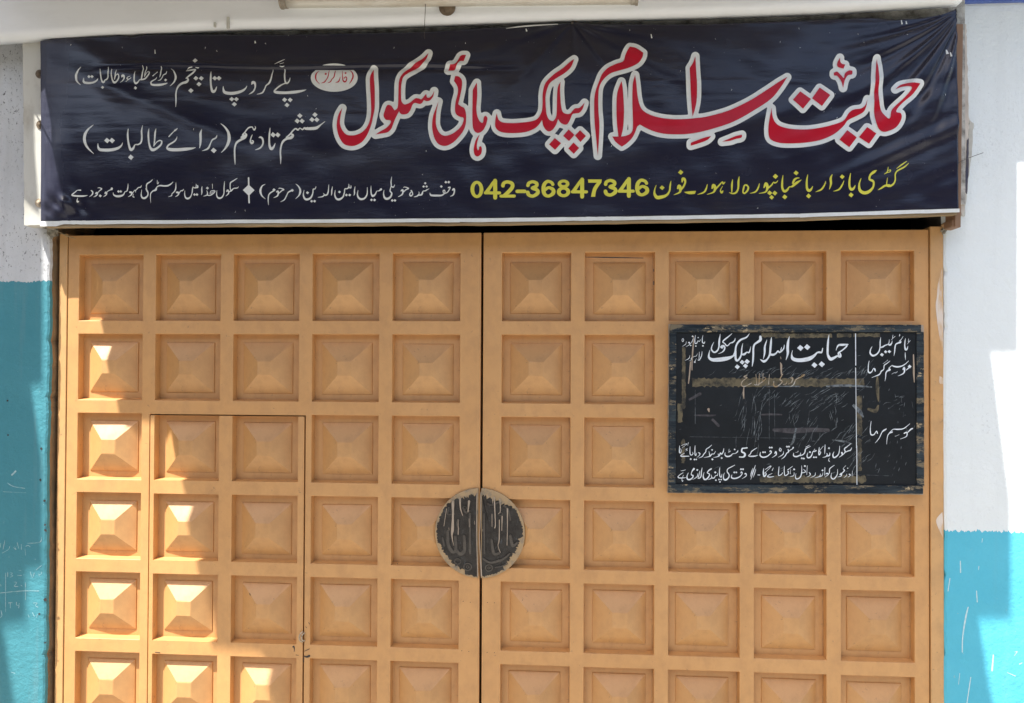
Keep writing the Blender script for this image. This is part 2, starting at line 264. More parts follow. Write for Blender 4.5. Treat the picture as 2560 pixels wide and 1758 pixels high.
BOARD = [((2140, 820, 11.4), """
S 455,530,10 410,620,30 400,720,50 470,790,60 570,760,50 650,670,40 680,550,34 685,400,36 700,270,8
S 690,560,40 760,540,50 820,500,36 880,480,30
S 860,490,20 930,440,24 945,330,8
S 920,470,40 965,485,60 1010,440,36 1030,365,8
D 735,765,55 840,680,48 945,675,50 1525,1100,55
S 1050,205,14 1040,290,16 1110,240,14 1050,290,14 1005,345,8
S 1335,245,12 1290,320,16 1230,380,24
S 1270,370,20 1265,410,50 1200,430,50 1130,470,36 1105,560,40 1095,680,34 1075,800,8
S 1240,180,18 1240,210,26 1225,245,8
S 1405,300,10 1390,400,36 1385,520,40 1410,620,60 1450,600,44 1475,520,10
S 1495,310,12 1490,400,18 1540,360,14 1500,410,12 1450,465,6
S 1397,700,12 1400,800,26 1405,920,6
S 372,940,12 350,1040,28 345,1160,30 345,1240,44 390,1280,50 450,1240,30 490,1160,24 530,1180,56 545,1240,20
S 905,915,10 765,1025,8
S 965,940,10 880,1010,26 800,1070,30 785,1180,28 720,1230,40 690,1290,30 640,1340,40 560,1370,24 450,1415,14
S 1495,940,12 1400,1030,26 1290,1090,40 1170,1110,50 1060,1090,40 1020,1070,20 930,1150,24
S 930,1150,20 960,1190,60 900,1220,50 850,1280,36 840,1400,26 818,1520,8
S 1520,1120,40 1430,1200,24
S 1340,1180,50 1370,1130,50 1380,1200,50 1360,1280,40 1290,1330,26 1185,1370,6
S 1180,1240,8 1130,1280,14 1080,1280,10 1010,1320,6
"""), ((1690, 820, 9.683), """
S 150,270,12 145,310,14 165,335,16 185,300,14 170,258,14 150,265,12
S 245,325,6 235,390,14 150,450,6
S 300,360,30 320,350,30 330,400,20 240,455,5
S 330,400,12 375,350,12 400,300,14 415,250,6
D 400,205,24 355,425,20 478,440,22 535,235,18 650,435,24 1110,460,50 1482,942,62 1600,830,60 1720,815,66 1680,920,62
S 470,175,8 455,280,22 460,370,24 500,370,24 530,310,12 560,330,18 595,280,8
S 652,180,8 635,260,22 640,350,24 680,370,30 698,325,6
S 630,570,8 615,680,22 560,780,20 520,770,6
S 565,580,8 560,680,16 550,770,10
S 515,620,6 490,680,12 440,690,12 400,720,12
S 495,740,6 460,800,12 440,830,20 465,840,12 470,810,8
S 400,700,10 370,740,24 370,770,14 310,800,4
S 335,660,6 310,740,18 215,790,5
S 915,345,10 865,450,26 860,530,36 920,590,44 990,560,44 1035,470,36 1045,320,50 1070,145,8
S 1100,470,60 1140,430,50 1180,470,40 1160,540,40 1110,590,24 1015,628,5
S 1350,140,12 1270,210,30 1180,280,40 1130,340,30 1180,380,30 1210,420,34 1250,430,30 1310,370,24 1370,350,36 1420,300,28 1430,245,8
S 1775,140,10 1700,230,40 1580,280,50 1500,350,50 1450,450,46 1430,580,50 1380,670,24
S 820,535,10 795,640,40 800,720,60 880,770,90 1020,770,110 1180,750,110 1300,720,80 1400,670,40
S 1440,560,50 1440,720,60 1470,790,60 1530,750,50 1580,640,40 1590,500,34 1615,375,8
S 1590,640,40 1650,640,60 1710,590,34 1770,590,40 1810,450,8
S 1840,935,10 1860,800,46 1868,650,50 1870,500,50 1900,400,50 1980,340,60 2040,290,80 2040,215,70
"""), ((1900, 820, 9.683), """
S 0,760,8 90,810,70 170,760,44 230,650,50 250,500,60 265,330,50 275,230,14
S 165,290,12 115,450,50 110,600,50 80,750,10
S 240,640,60 320,650,60 390,610,40 430,560,40 470,590,46 520,560,40 570,500,30 585,415,16
S 500,540,30 520,470,14
S 710,205,8 680,330,60 665,480,76 670,620,60 625,780,8
S 785,545,12 765,640,30 790,740,90 900,780,100 1050,775,110 1200,740,110 1310,670,70 1380,600,40 1440,590,56 1490,590,40 1515,490,20
D 975,485,78 1140,465,76 1315,900,72 1492,880,76
S 1668,165,10 1645,330,50 1635,500,60 1640,650,60 1700,750,90 1780,730,70 1870,680,50 1930,690,80 1950,650,40 1920,590,30
S 1900,640,50 1900,600,40 1990,540,34 2080,460,40 2110,410,30
S 2125,400,30 2000,410,60 1900,420,50 1850,500,20 1840,545,10
"""), ((1690, 1090, 10.104), """
S 90,250,14 85,330,26 90,420,34 120,420,20 130,360,16 110,320,14
S 135,245,10 200,215,14 265,200,16 270,215,10 150,300,8
S 310,165,12 295,250,6
S 290,320,10 250,340,18 290,360,10 240,380,8
S 210,435,14 150,470,16 115,500,24 160,515,34 260,512,26 330,510,20
S 355,270,12 350,380,22 360,470,26 400,480,24 430,440,20 410,410,12
D 370,585,28 465,595,26 510,592,24 910,352,26 918,590,30 1152,558,28 1480,340,24 535,860,28 990,920,30 1005,1118,26 1085,1100,24 1140,1100,24 1110,1160,26 1470,920,28 1520,920,28 1640,840,28 1690,840,28
S 482,245,12 475,350,24 480,470,26 500,490,26 520,430,10
S 560,420,16 600,440,28 590,490,20 520,545,6
S 900,230,12 830,290,24 760,340,24 750,400,26 700,460,26 660,520,24 570,560,8
S 995,385,12 960,450,20 900,460,24 860,510,34 840,430,20 830,390,8
S 850,515,30 790,530,20 700,545,6
S 1205,320,14 1190,400,28 1150,460,30 1120,430,30 1090,500,30 1060,450,14
S 1080,510,30 1020,530,20 940,545,6
S 1240,420,12 1235,480,30 1290,520,40 1380,500,34 1430,450,20 1500,440,20 1550,400,30 1560,370,20
S 1340,330,10 1335,400,14 1375,380,14 1320,420,8
S 1790,300,40 1720,310,36 1670,320,40 1660,400,44 1720,430,50 1740,480,60 1700,530,44 1600,530,34
S 2045,300,12 1960,350,24 1900,400,26 1880,450,24 1830,500,22 1880,515,34 1980,510,34 2065,490,10
S 240,855,10 180,875,16 120,880,8
S 180,930,14 110,970,20 50,1030,22 80,1060,30 160,1060,24 245,1050,12
S 190,990,10 150,1080,14 160,1150,20 180,1120,10
S 310,930,12 275,1020,28 290,1090,40 350,1100,40 410,1060,34 430,1000,36 385,980,26 400,900,24 450,830,60
S 545,950,10 530,1030,24 415,1105,6
S 600,880,10 580,980,24 560,1060,14
S 540,1060,8 580,1070,26 630,1020,30 640,900,30 660,800,8
S 710,920,12 685,1010,30 710,1090,44 770,1090,40 830,1020,34 840,960,30 790,930,26 830,870,36 890,830,40
S 800,1105,6 870,1080,20 900,1040,20 880,980,10
S 900,1060,26 960,1060,30 1000,1000,16 1040,1000,20 1055,940,8
S 1105,800,14 1095,900,26 1105,1010,30 1140,1040,30 1160,960,10
S 1485,735,12 1400,780,22 1310,830,24 1290,900,26 1340,980,30 1320,1060,36 1250,1110,46 1200,1080,36 1200,990,20 1225,930,8
S 1410,980,12 1400,1050,36 1470,1075,40 1570,1050,34 1640,1000,24 1670,940,24 1650,910,34 1630,940,16
S 1730,960,20 1760,950,36 1770,1010,24 1665,1080,6
S 1940,810,8 1905,920,24 1875,1030,6
S 2005,740,10 1940,920,30 1885,1105,6
S 2015,830,8 1980,950,20 1945,1050,6
S 2065,985,22 2115,985,22
"""), ((1900, 1090, 9.296), """
S 10,380,16 0,450,30 60,495,36 150,480,34 220,430,24 260,380,30 240,345,30 220,370,14
D 70,378,26 115,378,24 225,270,26 270,270,26 625,250,26 670,248,26 970,520,26 1015,525,26 1158,375,26 1250,495,24 1300,495,24 1600,285,26 790,775,26 1040,700,26 1450,800,24 2035,750,16
S 335,410,16 365,370,40 370,440,26 275,505,6
S 450,300,20 450,340,20 480,350,20 490,310,18 460,280,20
S 545,360,8 530,430,22 415,500,6
S 495,540,6 570,480,24 620,400,26 660,370,24 650,310,24
S 650,370,20 700,330,18 750,300,20 770,270,40
S 780,400,14 780,460,30 850,480,36 930,440,24 940,390,10
S 930,460,20 1000,430,26 1040,380,24 1060,300,26 1175,240,8
S 1060,260,14 1145,215,10
S 885,350,14 870,375,10 820,380,6
S 1110,390,10 1090,460,26 1110,505,34 1170,490,34 1210,420,24 1220,370,16 1270,360,24 1300,340,30
S 1230,370,16 1275,300,10
S 1375,265,12 1365,350,28 1370,440,30 1410,380,20 1380,350,14 1470,235,8
S 1510,205,14 1505,320,24 1500,420,8
S 1450,500,6 1530,480,24 1560,430,20 1545,400,10
S 1550,470,24 1610,450,36 1620,390,14
S 1610,510,8 1590,560,16 1610,590,24
S 1715,370,10 1690,440,30 1710,500,36 1770,480,34 1830,400,26 1850,235,10
S 1885,400,16 1900,390,44 1905,440,30 1835,500,6
S 2105,180,12 2020,250,24 1960,300,26 1975,370,26 1920,440,20
S 1975,380,24 2040,350,24 2100,330,26 2130,270,8
S 85,755,12 75,850,34 95,940,40 140,890,26 120,850,16 100,870,12
S 120,780,10 230,705,18 245,720,14 110,860,8
S 310,740,10 280,800,18
S 280,870,10 200,910,16 175,945,26 240,955,24 320,940,14
S 440,715,12 430,830,24 430,920,20 500,890,20 520,850,14
S 565,700,12 560,820,24 580,920,24 650,880,24 660,820,20 630,840,12
S 755,705,10 640,790,24
S 790,850,10 780,920,20 690,945,6
S 710,770,8 700,880,14
S 835,870,8 820,950,20 850,1000,30 930,960,24 965,850,26 965,690,8
S 970,860,24 1060,830,18 1010,780,14
S 1095,690,12 1085,900,12
S 1140,850,16 1165,880,26 1155,920,16 1085,955,6
S 1285,850,8 1270,920,20 1170,970,6
S 1270,975,6 1380,940,20 1400,880,10
S 1380,945,22 1440,920,20 1460,850,8
S 1505,735,14 1500,915,14
S 1725,680,12 1620,760,24 1610,850,20 1580,900,20
S 1535,880,30 1560,870,34 1580,900,20 1500,960,6
S 1660,860,8 1650,960,26 1710,1000,30 1790,900,24 1800,770,8
S 1855,900,30 1890,870,34 1880,930,24 1800,955,6
S 1890,880,16 1960,800,30 1930,760,12 1990,690,10
S 2015,880,8 2000,930,14 1945,970,6
S 2070,890,30 2090,900,30 2085,930,16 2030,960,5
S 2145,810,8 2135,930,12
"""), ((1820, 920, 4.557), """
S 1630,605,5 1620,680,10 1625,755,16 1660,760,14 1690,720,10 1700,745,14
S 1805,690,6 1760,720,10 1720,800,10 1675,855,4
S 1760,725,12 1800,700,8
S 2070,635,5 2000,690,12 1930,700,16 1880,700,8 1840,740,12 1815,780,10 1805,870,4
S 1840,740,20 1870,730,14
S 2100,690,16 2080,700,18 2040,740,8
S 2005,745,14 2035,735,16 2030,780,10 1960,810,4
S 1950,760,3 1900,780,4
S 1452,0,10 1455,180,8 1458,500,8 1462,911,9
"""), ((2138, 834, 1.0), """
S 0.5,0,2.6 1,80,2.4
S 3.5,280,2.2 4,378,2.0
""")]
FADED = [((1820, 920, 4.557), """
S 215,80,5 180,100,8 215,110,8 165,150,8 150,195,8 190,210,8 270,170,5
S 315,70,4 325,185,6 300,190,5
S 355,60,4 350,185,8 325,190,5
S 350,185,7 400,150,8 430,120,5 405,110,5
S 398,60,4 395,140,5
S 470,70,4 460,185,6
S 520,150,4 520,200,10 550,212,10 600,180,8 615,150,8 590,130,8 620,70,8
S 670,150,3 660,180,6 625,188,3
S 715,115,10 735,120,12 720,165,6 680,185,3
S 700,218,3 745,190,8 775,130,8 850,95,8 870,75,5 835,85,5
""")]
DRIPS_BOARD = [((2140, 820, 11.4), "S 1630,765,30 1640,1100,46 1640,1300,50 1655,1545,20"),
 ((1690, 820, 9.683), "S 425,200,14 420,350,30 400,600,34 385,850,26 385,1020,20\nS 350,820,24 340,950,30 320,1180,30 300,1340,26\nS 745,0,22 750,80,10\nS 440,0,8 430,90,5"),
 ((1900, 820, 9.683), "S 490,840,16 510,900,44 510,1000,40 515,1120,26\nS 495,700,14 505,750,14"),
 ((1820, 920, 4.557), "S 180,215,8 175,290,18 180,350,8"),
 ((1640, 790, 3.32), "S 430,68,8 425,125,8\nS 2115,68,8 2117,95,8\nS 1845,1440,8 1850,1470,4\nS 435,775,20 440,795,8")]
DISC = (1060, 1180, 5.3215)
DISC_DRIPS_L = "S 385,400,50 385,600,34 380,760,50 372,850,24 395,980,6\nS 300,490,10 265,720,10\nS 480,350,34 485,480,20 515,580,12\nS 600,390,40 585,530,16\nS 455,630,8 455,830,14\nS 705,290,18 700,600,13 700,900,12 716,1385,16\nS 600,620,8 605,735,8\nS 672,650,6 675,700,8\nS 330,740,8 335,780,6"
DISC_DRIPS_R = "S 935,340,24 945,560,18 950,700,16 940,745,18\nS 1010,360,20 1015,520,14 990,555,10\nS 1110,490,26 1110,700,14 1105,975,12\nS 1040,590,20 1035,780,12\nS 1003,640,16 1000,900,18 985,980,10 1015,1070,12\nS 905,340,10 915,420,8\nS 905,560,10 905,730,8\nS 757,270,16 748,700,13 740,900,12 765,1385,26\nS 850,310,14 860,350,8\nS 780,760,6 783,790,6"
EMBOSS_L = "S 320,790,34 325,960,44 380,1060,44 425,1030,40 415,860,36\nS 425,1030,40 480,1090,48 540,1040,44 535,850,36\nS 612,560,30 615,1080,30\nS 250,880,26 270,980,26\nS 520,480,24 560,540,24 610,520,20\nS 330,480,20 320,560,20 400,560,20\nS 455,640,24 440,700,24 470,760,20"
RINGS_L = ["O 582,1262,52,46,16,16", "O 582,1262,18,16,14,14", "O 450,1188,42,36,14,14", "O 540,480,26,20,10,10"]
EMBOSS_R = "S 785,1150,26 880,1205,30 1000,1180,30 1080,1140,26 1140,1085,20\nS 900,900,30 930,1080,40 1000,1080,30\nS 1150,850,36 1180,980,40 1240,940,24\nS 850,420,20 900,440,20 1000,400,20\nS 800,560,20 805,1080,20\nS 1060,450,20 1120,500,20 1150,640,20\nS 950,1270,14 1040,1250,16 1110,1220,12"
RINGS_R = ["O 865,1275,46,42,16,16", "O 865,1275,16,14,12,12", "O 1020,560,28,18,10,10", "O 1010,1180,24,16,10,10"]
CHALK = [((0, 1340, 3.819), """
S 55,350,5 55,725,4
S 0,545,6 210,525,7 375,525,5
S 245,440,4 245,610,4
S 75,345,5 75,390,5
S 95,350,5 120,355,5 105,370,5 125,380,5 95,395,5
S 165,375,5 210,378,5
S 180,330,4 205,330,4
S 135,440,5 160,445,5 140,480,5 175,482,5
S 200,470,5 215,480,5
S 80,640,5 120,635,5
S 100,640,5 100,690,5
S 160,630,5 160,660,5 185,660,5
S 185,640,5 180,690,5
S 8,70,5 5,110,5
S 48,40,5 30,130,5
S 95,100,5 80,130,5 20,165,4
S 130,110,5 155,130,5 140,100,4
S 165,60,5 180,120,5
S 205,80,5 205,130,5
S 245,100,4 270,90,5 290,105,4
S 240,120,4 245,185,4
S 260,70,4 380,60,5 400,10,4
S 345,325,5 400,280,4
S 290,340,4 310,400,4 330,350,4
S 370,370,4 395,365,4 400,340,4
S 320,640,4 355,640,4 340,665,4 365,680,4
S 270,750,4 280,780,4
S 310,730,4 330,770,4
S 360,745,4 350,780,4
S 10,710,6 20,760,6 0,780,5
S 110,1300,5 145,1312,5
S 5,460,4 12,480,4
"""), ((0, 940, 3.8), """
S 70,1015,5 130,1050,7 240,1068,6
S 30,1100,3 250,1110,3
S 115,940,14 150,905,16
""")]
SPLASH = [((2200, 1280, 3.34), """
S 670,410,8 672,505,10
S 583,555,8 567,660,7
S 805,660,8 811,750,9
S 735,795,8 715,880,14 690,1040,10 686,1170,9
S 757,1380,7 725,1596,8
S 945,1195,12 935,1325,14
S 855,220,6 850,255,6
S 825,450,6 822,485,5
S 665,1345,4 655,1440,4
S 1120,1170,4 1145,1165,6 1120,1200,4
S 1060,1340,4 1130,1370,7
S 1165,1270,10 1185,1260,8
""")]
SMEAR = [((2200, 540, 3.8), """
P 590,480! 562,600 535,690 495,765! 535,735! 540,660! 552,580! 540,760 528,850 542,1000 565,1150 597,1300! 600,900
"""), ((2200, 1280, 3.34), """
P 520,0! 470,60 480,120 525,215! 528,100
"""), ((2200, 540, 3.8), "P 565,1520! 560,1570 570,1596! 598,1596! 598,1540!")]
CHIPS_L = [((660, 1500, 6.185), """
S 440,730,10 460,720,24 470,760,14 465,805,6
S 495,850,8 540,858,5
S 620,795,6 665,775,10 705,755,8
S 615,870,8 660,880,26 700,865,34
S 612,890,8 615,960,10
S 690,350,8 708,375,8
S 640,410,6 660,430,10
"""), ((340, 1360, 4.01), """
S 1140,498,8 1146,512,8
S 1370,565,12 1382,555,12
S 440,578,3 480,576,4 520,596,8
S 190,1085,6 240,1090,8
"""), ((700, 1360, 4.01), "D 1837,575,5 1908,585,5 1822,1070,5 1893,1078,5 1178,198,6")]
CHIPS_R = [((1180, 1360, 4.01), "D 155,587,5 225,590,5 152,1087,5 225,1090,5 507,562,5"),
 ((1000, 540, 3.32), "S 1540,342,5 1750,345,9 2020,350,5\nS 2103,440,5 2106,460,7\nS 2106,540,6 2106,570,8")]
SCUFF_L = [((700, 1360, 4.01), "S 1430,1490,3 1435,1530,3 1450,1535,3\nS 1470,1510,3 1475,1530,3 1485,1515,3 1495,1530,3\nS 1515,1510,3 1535,1508,3 1520,1530,3 1545,1528,3\nS 1560,1515,3 1570,1530,3 1580,1510,3 1588,1528,3"),
 ((100, 540, 3.32), "S 310,310,3 600,322,4 850,325,5 990,332,8 1160,325,5")]
# ---------------------------------------------------------------- measuring: photo point -> point on the plane Y = const
RT = RW.transposed()
def pix(x, y, Y=0.0):
    d = RT @ Vector(((x - 1280) / FPX, 1.0, -(y - 879) / FPX))
    t = (Y - CY) / d.y
    return Vector((CX + d.x * t, Y, CZ + d.z * t))
RTn = np.array(RT)
def pixn(p, Y=0.0):
    p = np.asarray(p, float)
    v = np.stack([(p[:, 0] - 1280) / FPX, np.ones(len(p)), -(p[:, 1] - 879) / FPX], 1) @ RTn.T
    t = (Y - CY) / v[:, 1]
    return np.stack([CX + v[:, 0] * t, CZ + v[:, 2] * t], 1)      # x, z

# ---------------------------------------------------------------- scene bookkeeping
def tag(o, label=None, cat=None, group=None, kind=None):
    if label: o['label'] = label
    if cat: o['category'] = cat
    if group: o['group'] = group
    if kind: o['kind'] = kind
    return o
def empty(name, loc=(0, 0, 0)):
    o = bpy.data.objects.new(name, None); COL.objects.link(o); o.location = loc; o.empty_display_size = .1
    return o
def link(name, me, m=None, parent=None):
    o = bpy.data.objects.new(name, me); COL.objects.link(o)
    if m and not me.materials: me.materials.append(m)
    if parent:
        o.parent = parent
        bpy.context.view_layer.update()
        o.matrix_parent_inverse = parent.matrix_world.inverted()
    return o
def from_bm(name, bm, m, parent=None, smooth=False):
    me = bpy.data.meshes.new(name); bm.to_mesh(me); bm.free()
    if smooth: me.shade_smooth()
    return link(name, me, m, parent)
def bm_box(bm, x0, x1, y0, y1, z0, z1):
    vs = [bm.verts.new((x, y, z)) for x in (x0, x1) for y in (y0, y1) for z in (z0, z1)]
    for f in ((0, 1, 3, 2), (4, 6, 7, 5), (0, 4, 5, 1), (2, 3, 7, 6), (0, 2, 6, 4), (1, 5, 7, 3)):
        bm.faces.new([vs[i] for i in f])
    return vs
def bevel_all(bm, w, seg=2):
    bmesh.ops.bevel(bm, geom=[e for e in bm.edges], offset=w, segments=seg, affect='EDGES', profile=.5, clamp_overlap=True)
def box(name, m, parent, x0, x1, y0, y1, z0, z1, bev=0.0):
    bm = bmesh.new(); bm_box(bm, x0, x1, y0, y1, z0, z1)
    bmesh.ops.recalc_face_normals(bm, faces=bm.faces)
    if bev: bevel_all(bm, bev)
    return from_bm(name, bm, m, parent)
def bar(bm, pts, w_, th, y):
    """a plank on the wall plane: four (x, z) corners, from y to y+th"""
    a = [bm.verts.new((p[0], y, p[1])) for p in pts]; b = [bm.verts.new((p[0], y + th, p[1])) for p in pts]
    n = len(pts)
    bm.faces.new(a); bm.faces.new(b[::-1])
    for i in range(n): bm.faces.new((a[i], b[i], b[(i + 1) % n], a[(i + 1) % n]))
    bmesh.ops.recalc_face_normals(bm, faces=bm.faces)
def tube(bm, pts, r, n=8):
    pts = [Vector(p) for p in pts]; rings = []
    for i, p in enumerate(pts):
        t = (pts[min(i + 1, len(pts) - 1)] - pts[max(i - 1, 0)]).normalized()
        a = t.orthogonal().normalized()
        if rings: a = (prev - t * prev.dot(t)).normalized()
        prev = a; b = t.cross(a); rr = r[i] if isinstance(r, (list, tuple)) else r
        rings.append([bm.verts.new(p + a * math.cos(k * 2 * math.pi / n) * rr + b * math.sin(k * 2 * math.pi / n) * rr) for k in range(n)])
    for q, s in zip(rings, rings[1:]):
        for k in range(n): bm.faces.new((q[k], q[(k + 1) % n], s[(k + 1) % n], s[k]))
    bm.faces.new(rings[0][::-1]); bm.faces.new(rings[-1])
    bmesh.ops.recalc_face_normals(bm, faces=bm.faces)

# ---------------------------------------------------------------- materials
def lin(c): return tuple(((v / 255) / 12.92 if v / 255 <= .04045 else ((v / 255 + .055) / 1.055) ** 2.4) for v in c) + (1,)
class NT:
    def __init__(s, name):
        s.m = bpy.data.materials.new(name); s.m.use_nodes = True; s.t = s.m.node_tree; s.n = s.t.nodes
        s.b = s.n['Principled BSDF']; s.co = s.n.new('ShaderNodeTexCoord').outputs['Object']
    def L(s, a, b): s.t.links.new(a, b)
    def noise(s, scale, detail=4, rough=.55, vec=None, stretch=None, dist=0.0):
        nd = s.n.new('ShaderNodeTexNoise'); nd.inputs['Scale'].default_value = scale
        nd.inputs['Detail'].default_value = detail; nd.inputs['Roughness'].default_value = rough; nd.inputs['Distortion'].default_value = dist
        v = vec or s.co
        if stretch:
            mp = s.n.new('ShaderNodeMapping'); mp.inputs['Scale'].default_value = stretch; s.L(v, mp.inputs[0]); v = mp.outputs[0]
        s.L(v, nd.inputs['Vector']); return nd.outputs['Fac']
    def ramp(s, f, stops):
        r = s.n.new('ShaderNodeValToRGB'); e = r.color_ramp.elements
        while len(e) < len(stops): e.new(.5)
        for q, (p, c) in zip(e, stops):
            q.position = p; q.color = c if len(c) == 4 else tuple(c) + (1,)
        s.L(f, r.inputs[0]); return r.outputs[0]
    def mix(s, f, a, b, mode='MIX'):
        x = s.n.new('ShaderNodeMix'); x.data_type = 'RGBA'; x.blend_type = mode
        for i, v in ((0, f), (6, a), (7, b)):
            if isinstance(v, (int, float)): x.inputs[i].default_value = v
            elif isinstance(v, (tuple, list)): x.inputs[i].default_value = v if len(v) == 4 else tuple(v) + (1,)
            else: s.L(v, x.inputs[i])
        return x.outputs[2]
    def math(s, op, a, b=0.0, c=0.0):
        x = s.n.new('ShaderNodeMath'); x.operation = op
        for i, v in enumerate((a, b, c)):
            if isinstance(v, (int, float)): x.inputs[i].default_value = v
            else: s.L(v, x.inputs[i])
        return x.outputs[0]
    def sep(s):
        x = s.n.new('ShaderNodeSeparateXYZ'); s.L(s.co, x.inputs[0]); return x.outputs
    def bump(s, h, strength, dist=.001, prev=None):
        b = s.n.new('ShaderNodeBump'); b.inputs['Strength'].default_value = strength; b.inputs['Distance'].default_value = dist
        s.L(h, b.inputs['Height'])
        if prev: s.L(prev, b.inputs['Normal'])
        s.L(b.outputs[0], s.b.inputs['Normal']); return b.outputs[0]
    def fin(s, color=None, rough=.5, spec=.5, metal=0.0):
        for k, v in (('Base Color', color), ('Roughness', rough), ('Specular IOR Level', spec), ('Metallic', metal)):
            if v is None: continue
            i = s.b.inputs[k]
            if isinstance(v, (int, float)): i.default_value = v
            elif isinstance(v, tuple): i.default_value = v if len(v) == 4 else v + (1,)
            else: s.L(v, i)
        return s.m
def g(v): return (v, v, v, 1)

def mat_gate(name, base, dark, light):
    s = NT(name)
    a = s.noise(3.2, 6, .68); b = s.noise(16, 5, .65, stretch=(1, 1, .7)); c = s.noise(160, 3, .6)
    col = s.mix(s.ramp(a, [(.3, g(0)), (.75, g(1))]), base, light)
    col = s.mix(s.ramp(b, [(.44, g(0)), (.72, g(.55))]), col, dark)
    d = s.noise(46, 6, .7)
    col = s.mix(s.ramp(d, [(.63, g(0)), (.70, g(.7))]), col, (dark[0] * .6, dark[1] * .6, dark[2] * .7, 1))
    e = s.noise(420, 2, .6)
    col = s.mix(s.ramp(e, [(.3, g(.12)), (.6, g(0))]), col, dark)
    n = s.bump(s.noise(75, 4, .6, stretch=(1, 1, .5)), .35, .0012)
    n = s.bump(s.noise(9, 3, .5), .35, .006, n)
    n = s.bump(c, .22, .0006, n)
    return s.fin(col, s.ramp(b, [(.3, g(.52)), (.8, g(.68))]), 1.0)
M = {}
M['gate'] = mat_gate('gate_paint', (.595, .298, .090, 1), (.43, .216, .074, 1), (.640, .340, .116, 1))
M['post'] = mat_gate('post_paint', (.585, .320, .110, 1), (.40, .23, .09, 1), (.66, .37, .14, 1))

def mat_panel():
    m = mat_gate('panel_paint', (.595, .298, .090, 1), (.43, .216, .074, 1), (.640, .340, .116, 1))
    s = NT.__new__(NT); s.m = m; s.t = m.node_tree; s.n = s.t.nodes; s.b = s.n['Principled BSDF']; s.co = [n for n in s.n if n.bl_idname == 'ShaderNodeTexCoord'][0].outputs['Object']
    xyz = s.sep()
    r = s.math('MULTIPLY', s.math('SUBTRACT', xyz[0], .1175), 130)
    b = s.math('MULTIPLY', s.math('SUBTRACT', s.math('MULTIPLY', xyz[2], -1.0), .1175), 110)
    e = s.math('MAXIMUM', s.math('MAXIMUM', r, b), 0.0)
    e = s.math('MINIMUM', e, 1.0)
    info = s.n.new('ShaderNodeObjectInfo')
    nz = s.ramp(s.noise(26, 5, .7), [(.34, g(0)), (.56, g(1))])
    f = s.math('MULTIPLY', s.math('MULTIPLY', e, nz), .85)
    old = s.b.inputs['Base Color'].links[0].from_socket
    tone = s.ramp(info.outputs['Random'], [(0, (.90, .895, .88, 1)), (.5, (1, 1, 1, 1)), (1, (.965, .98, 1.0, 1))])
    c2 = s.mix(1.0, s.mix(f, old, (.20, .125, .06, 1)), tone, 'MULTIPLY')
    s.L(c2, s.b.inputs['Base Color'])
    return m
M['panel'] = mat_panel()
def mat_wall(name, zsplit, jag, white, teal, white_dirty, speck, bumpy):
    s = NT(name); xyz = s.sep()
    j = s.noise(9, 3, .6, stretch=(1, 1, .05)); j2 = s.noise(90, 2, .6, stretch=(1, 1, .12))
    edge = s.math('ADD', xyz[2], s.math('ADD', s.math('MULTIPLY', s.math('SUBTRACT', j, .5), jag), s.math('MULTIPLY', s.math('SUBTRACT', j2, .5), jag * 1.1)))
    f = s.math('MULTIPLY', s.math('SUBTRACT', edge, zsplit), 900); f = s.math('MINIMUM', s.math('MAXIMUM', f, 0.0), 1.0)
    big = s.noise(1.6, 5, .6)
    w = s.mix(s.ramp(big, [(.35, g(0)), (.7, g(1))]), white, white_dirty)
    sp = s.noise(120, 3, .7, stretch=(1, 1, .6))
    patch = s.ramp(s.noise(2.3, 3, .6), [(.42, g(0)), (.62, g(1))])
    spf = s.math('MULTIPLY', s.ramp(sp, [(.60, g(0)), (.66, g(1))]), s.math('MULTIPLY', patch, speck))
    w = s.mix(spf, w, (.09, .09, .085, 1))
    t = s.mix(s.ramp(s.noise(4, 6, .65), [(.3, g(0)), (.7, g(1))]), teal, (teal[0] * 1.25, teal[1] * 1.1, teal[2] * 1.08, 1))
    t = s.mix(s.ramp(s.noise(70, 3, .7), [(.7, g(0)), (.74, g(.6))]), t, (.35, .5, .52, 1))
    t = s.mix(s.ramp(s.noise(24, 4, .7, stretch=(.5, 1, 1)), [(.70, g(0)), (.73, g(.5))]), t, (.10, .16, .16, 1))
    col = s.mix(f, t, w)
    run = s.ramp(s.noise(16, 4, .6, stretch=(1, 1, .06)), [(.56, g(0)), (.8, g(.28 * speck + .03))])
    col = s.mix(run, col, (.33, .33, .31, 1))
    n = s.bump(s.noise(38, 6, .65), .75, .0045 * bumpy)
    n = s.bump(s.noise(150, 3, .6, dist=.6), .35, .0012 * bumpy, n)
    n = s.bump(s.noise(3.5, 2, .5), .4, .02, n)
    return s.fin(col, .62, .35)
YL = -.038
ZL = pix(60, 703, YL).z; ZR = pix(2450, 1330, -.012).z
M['wall_l'] = mat_wall('left_wall_paint', ZL, .022, (.66, .675, .68, 1), (.054, .24, .29, 1), (.52, .525, .52, 1), 1.0, 1.7)
M['wall_r'] = mat_wall('right_wall_paint', ZR, .030, (.79, .835, .82, 1), (.085, .47, .62, 1), (.75, .795, .785, 1), .16, 1.5)

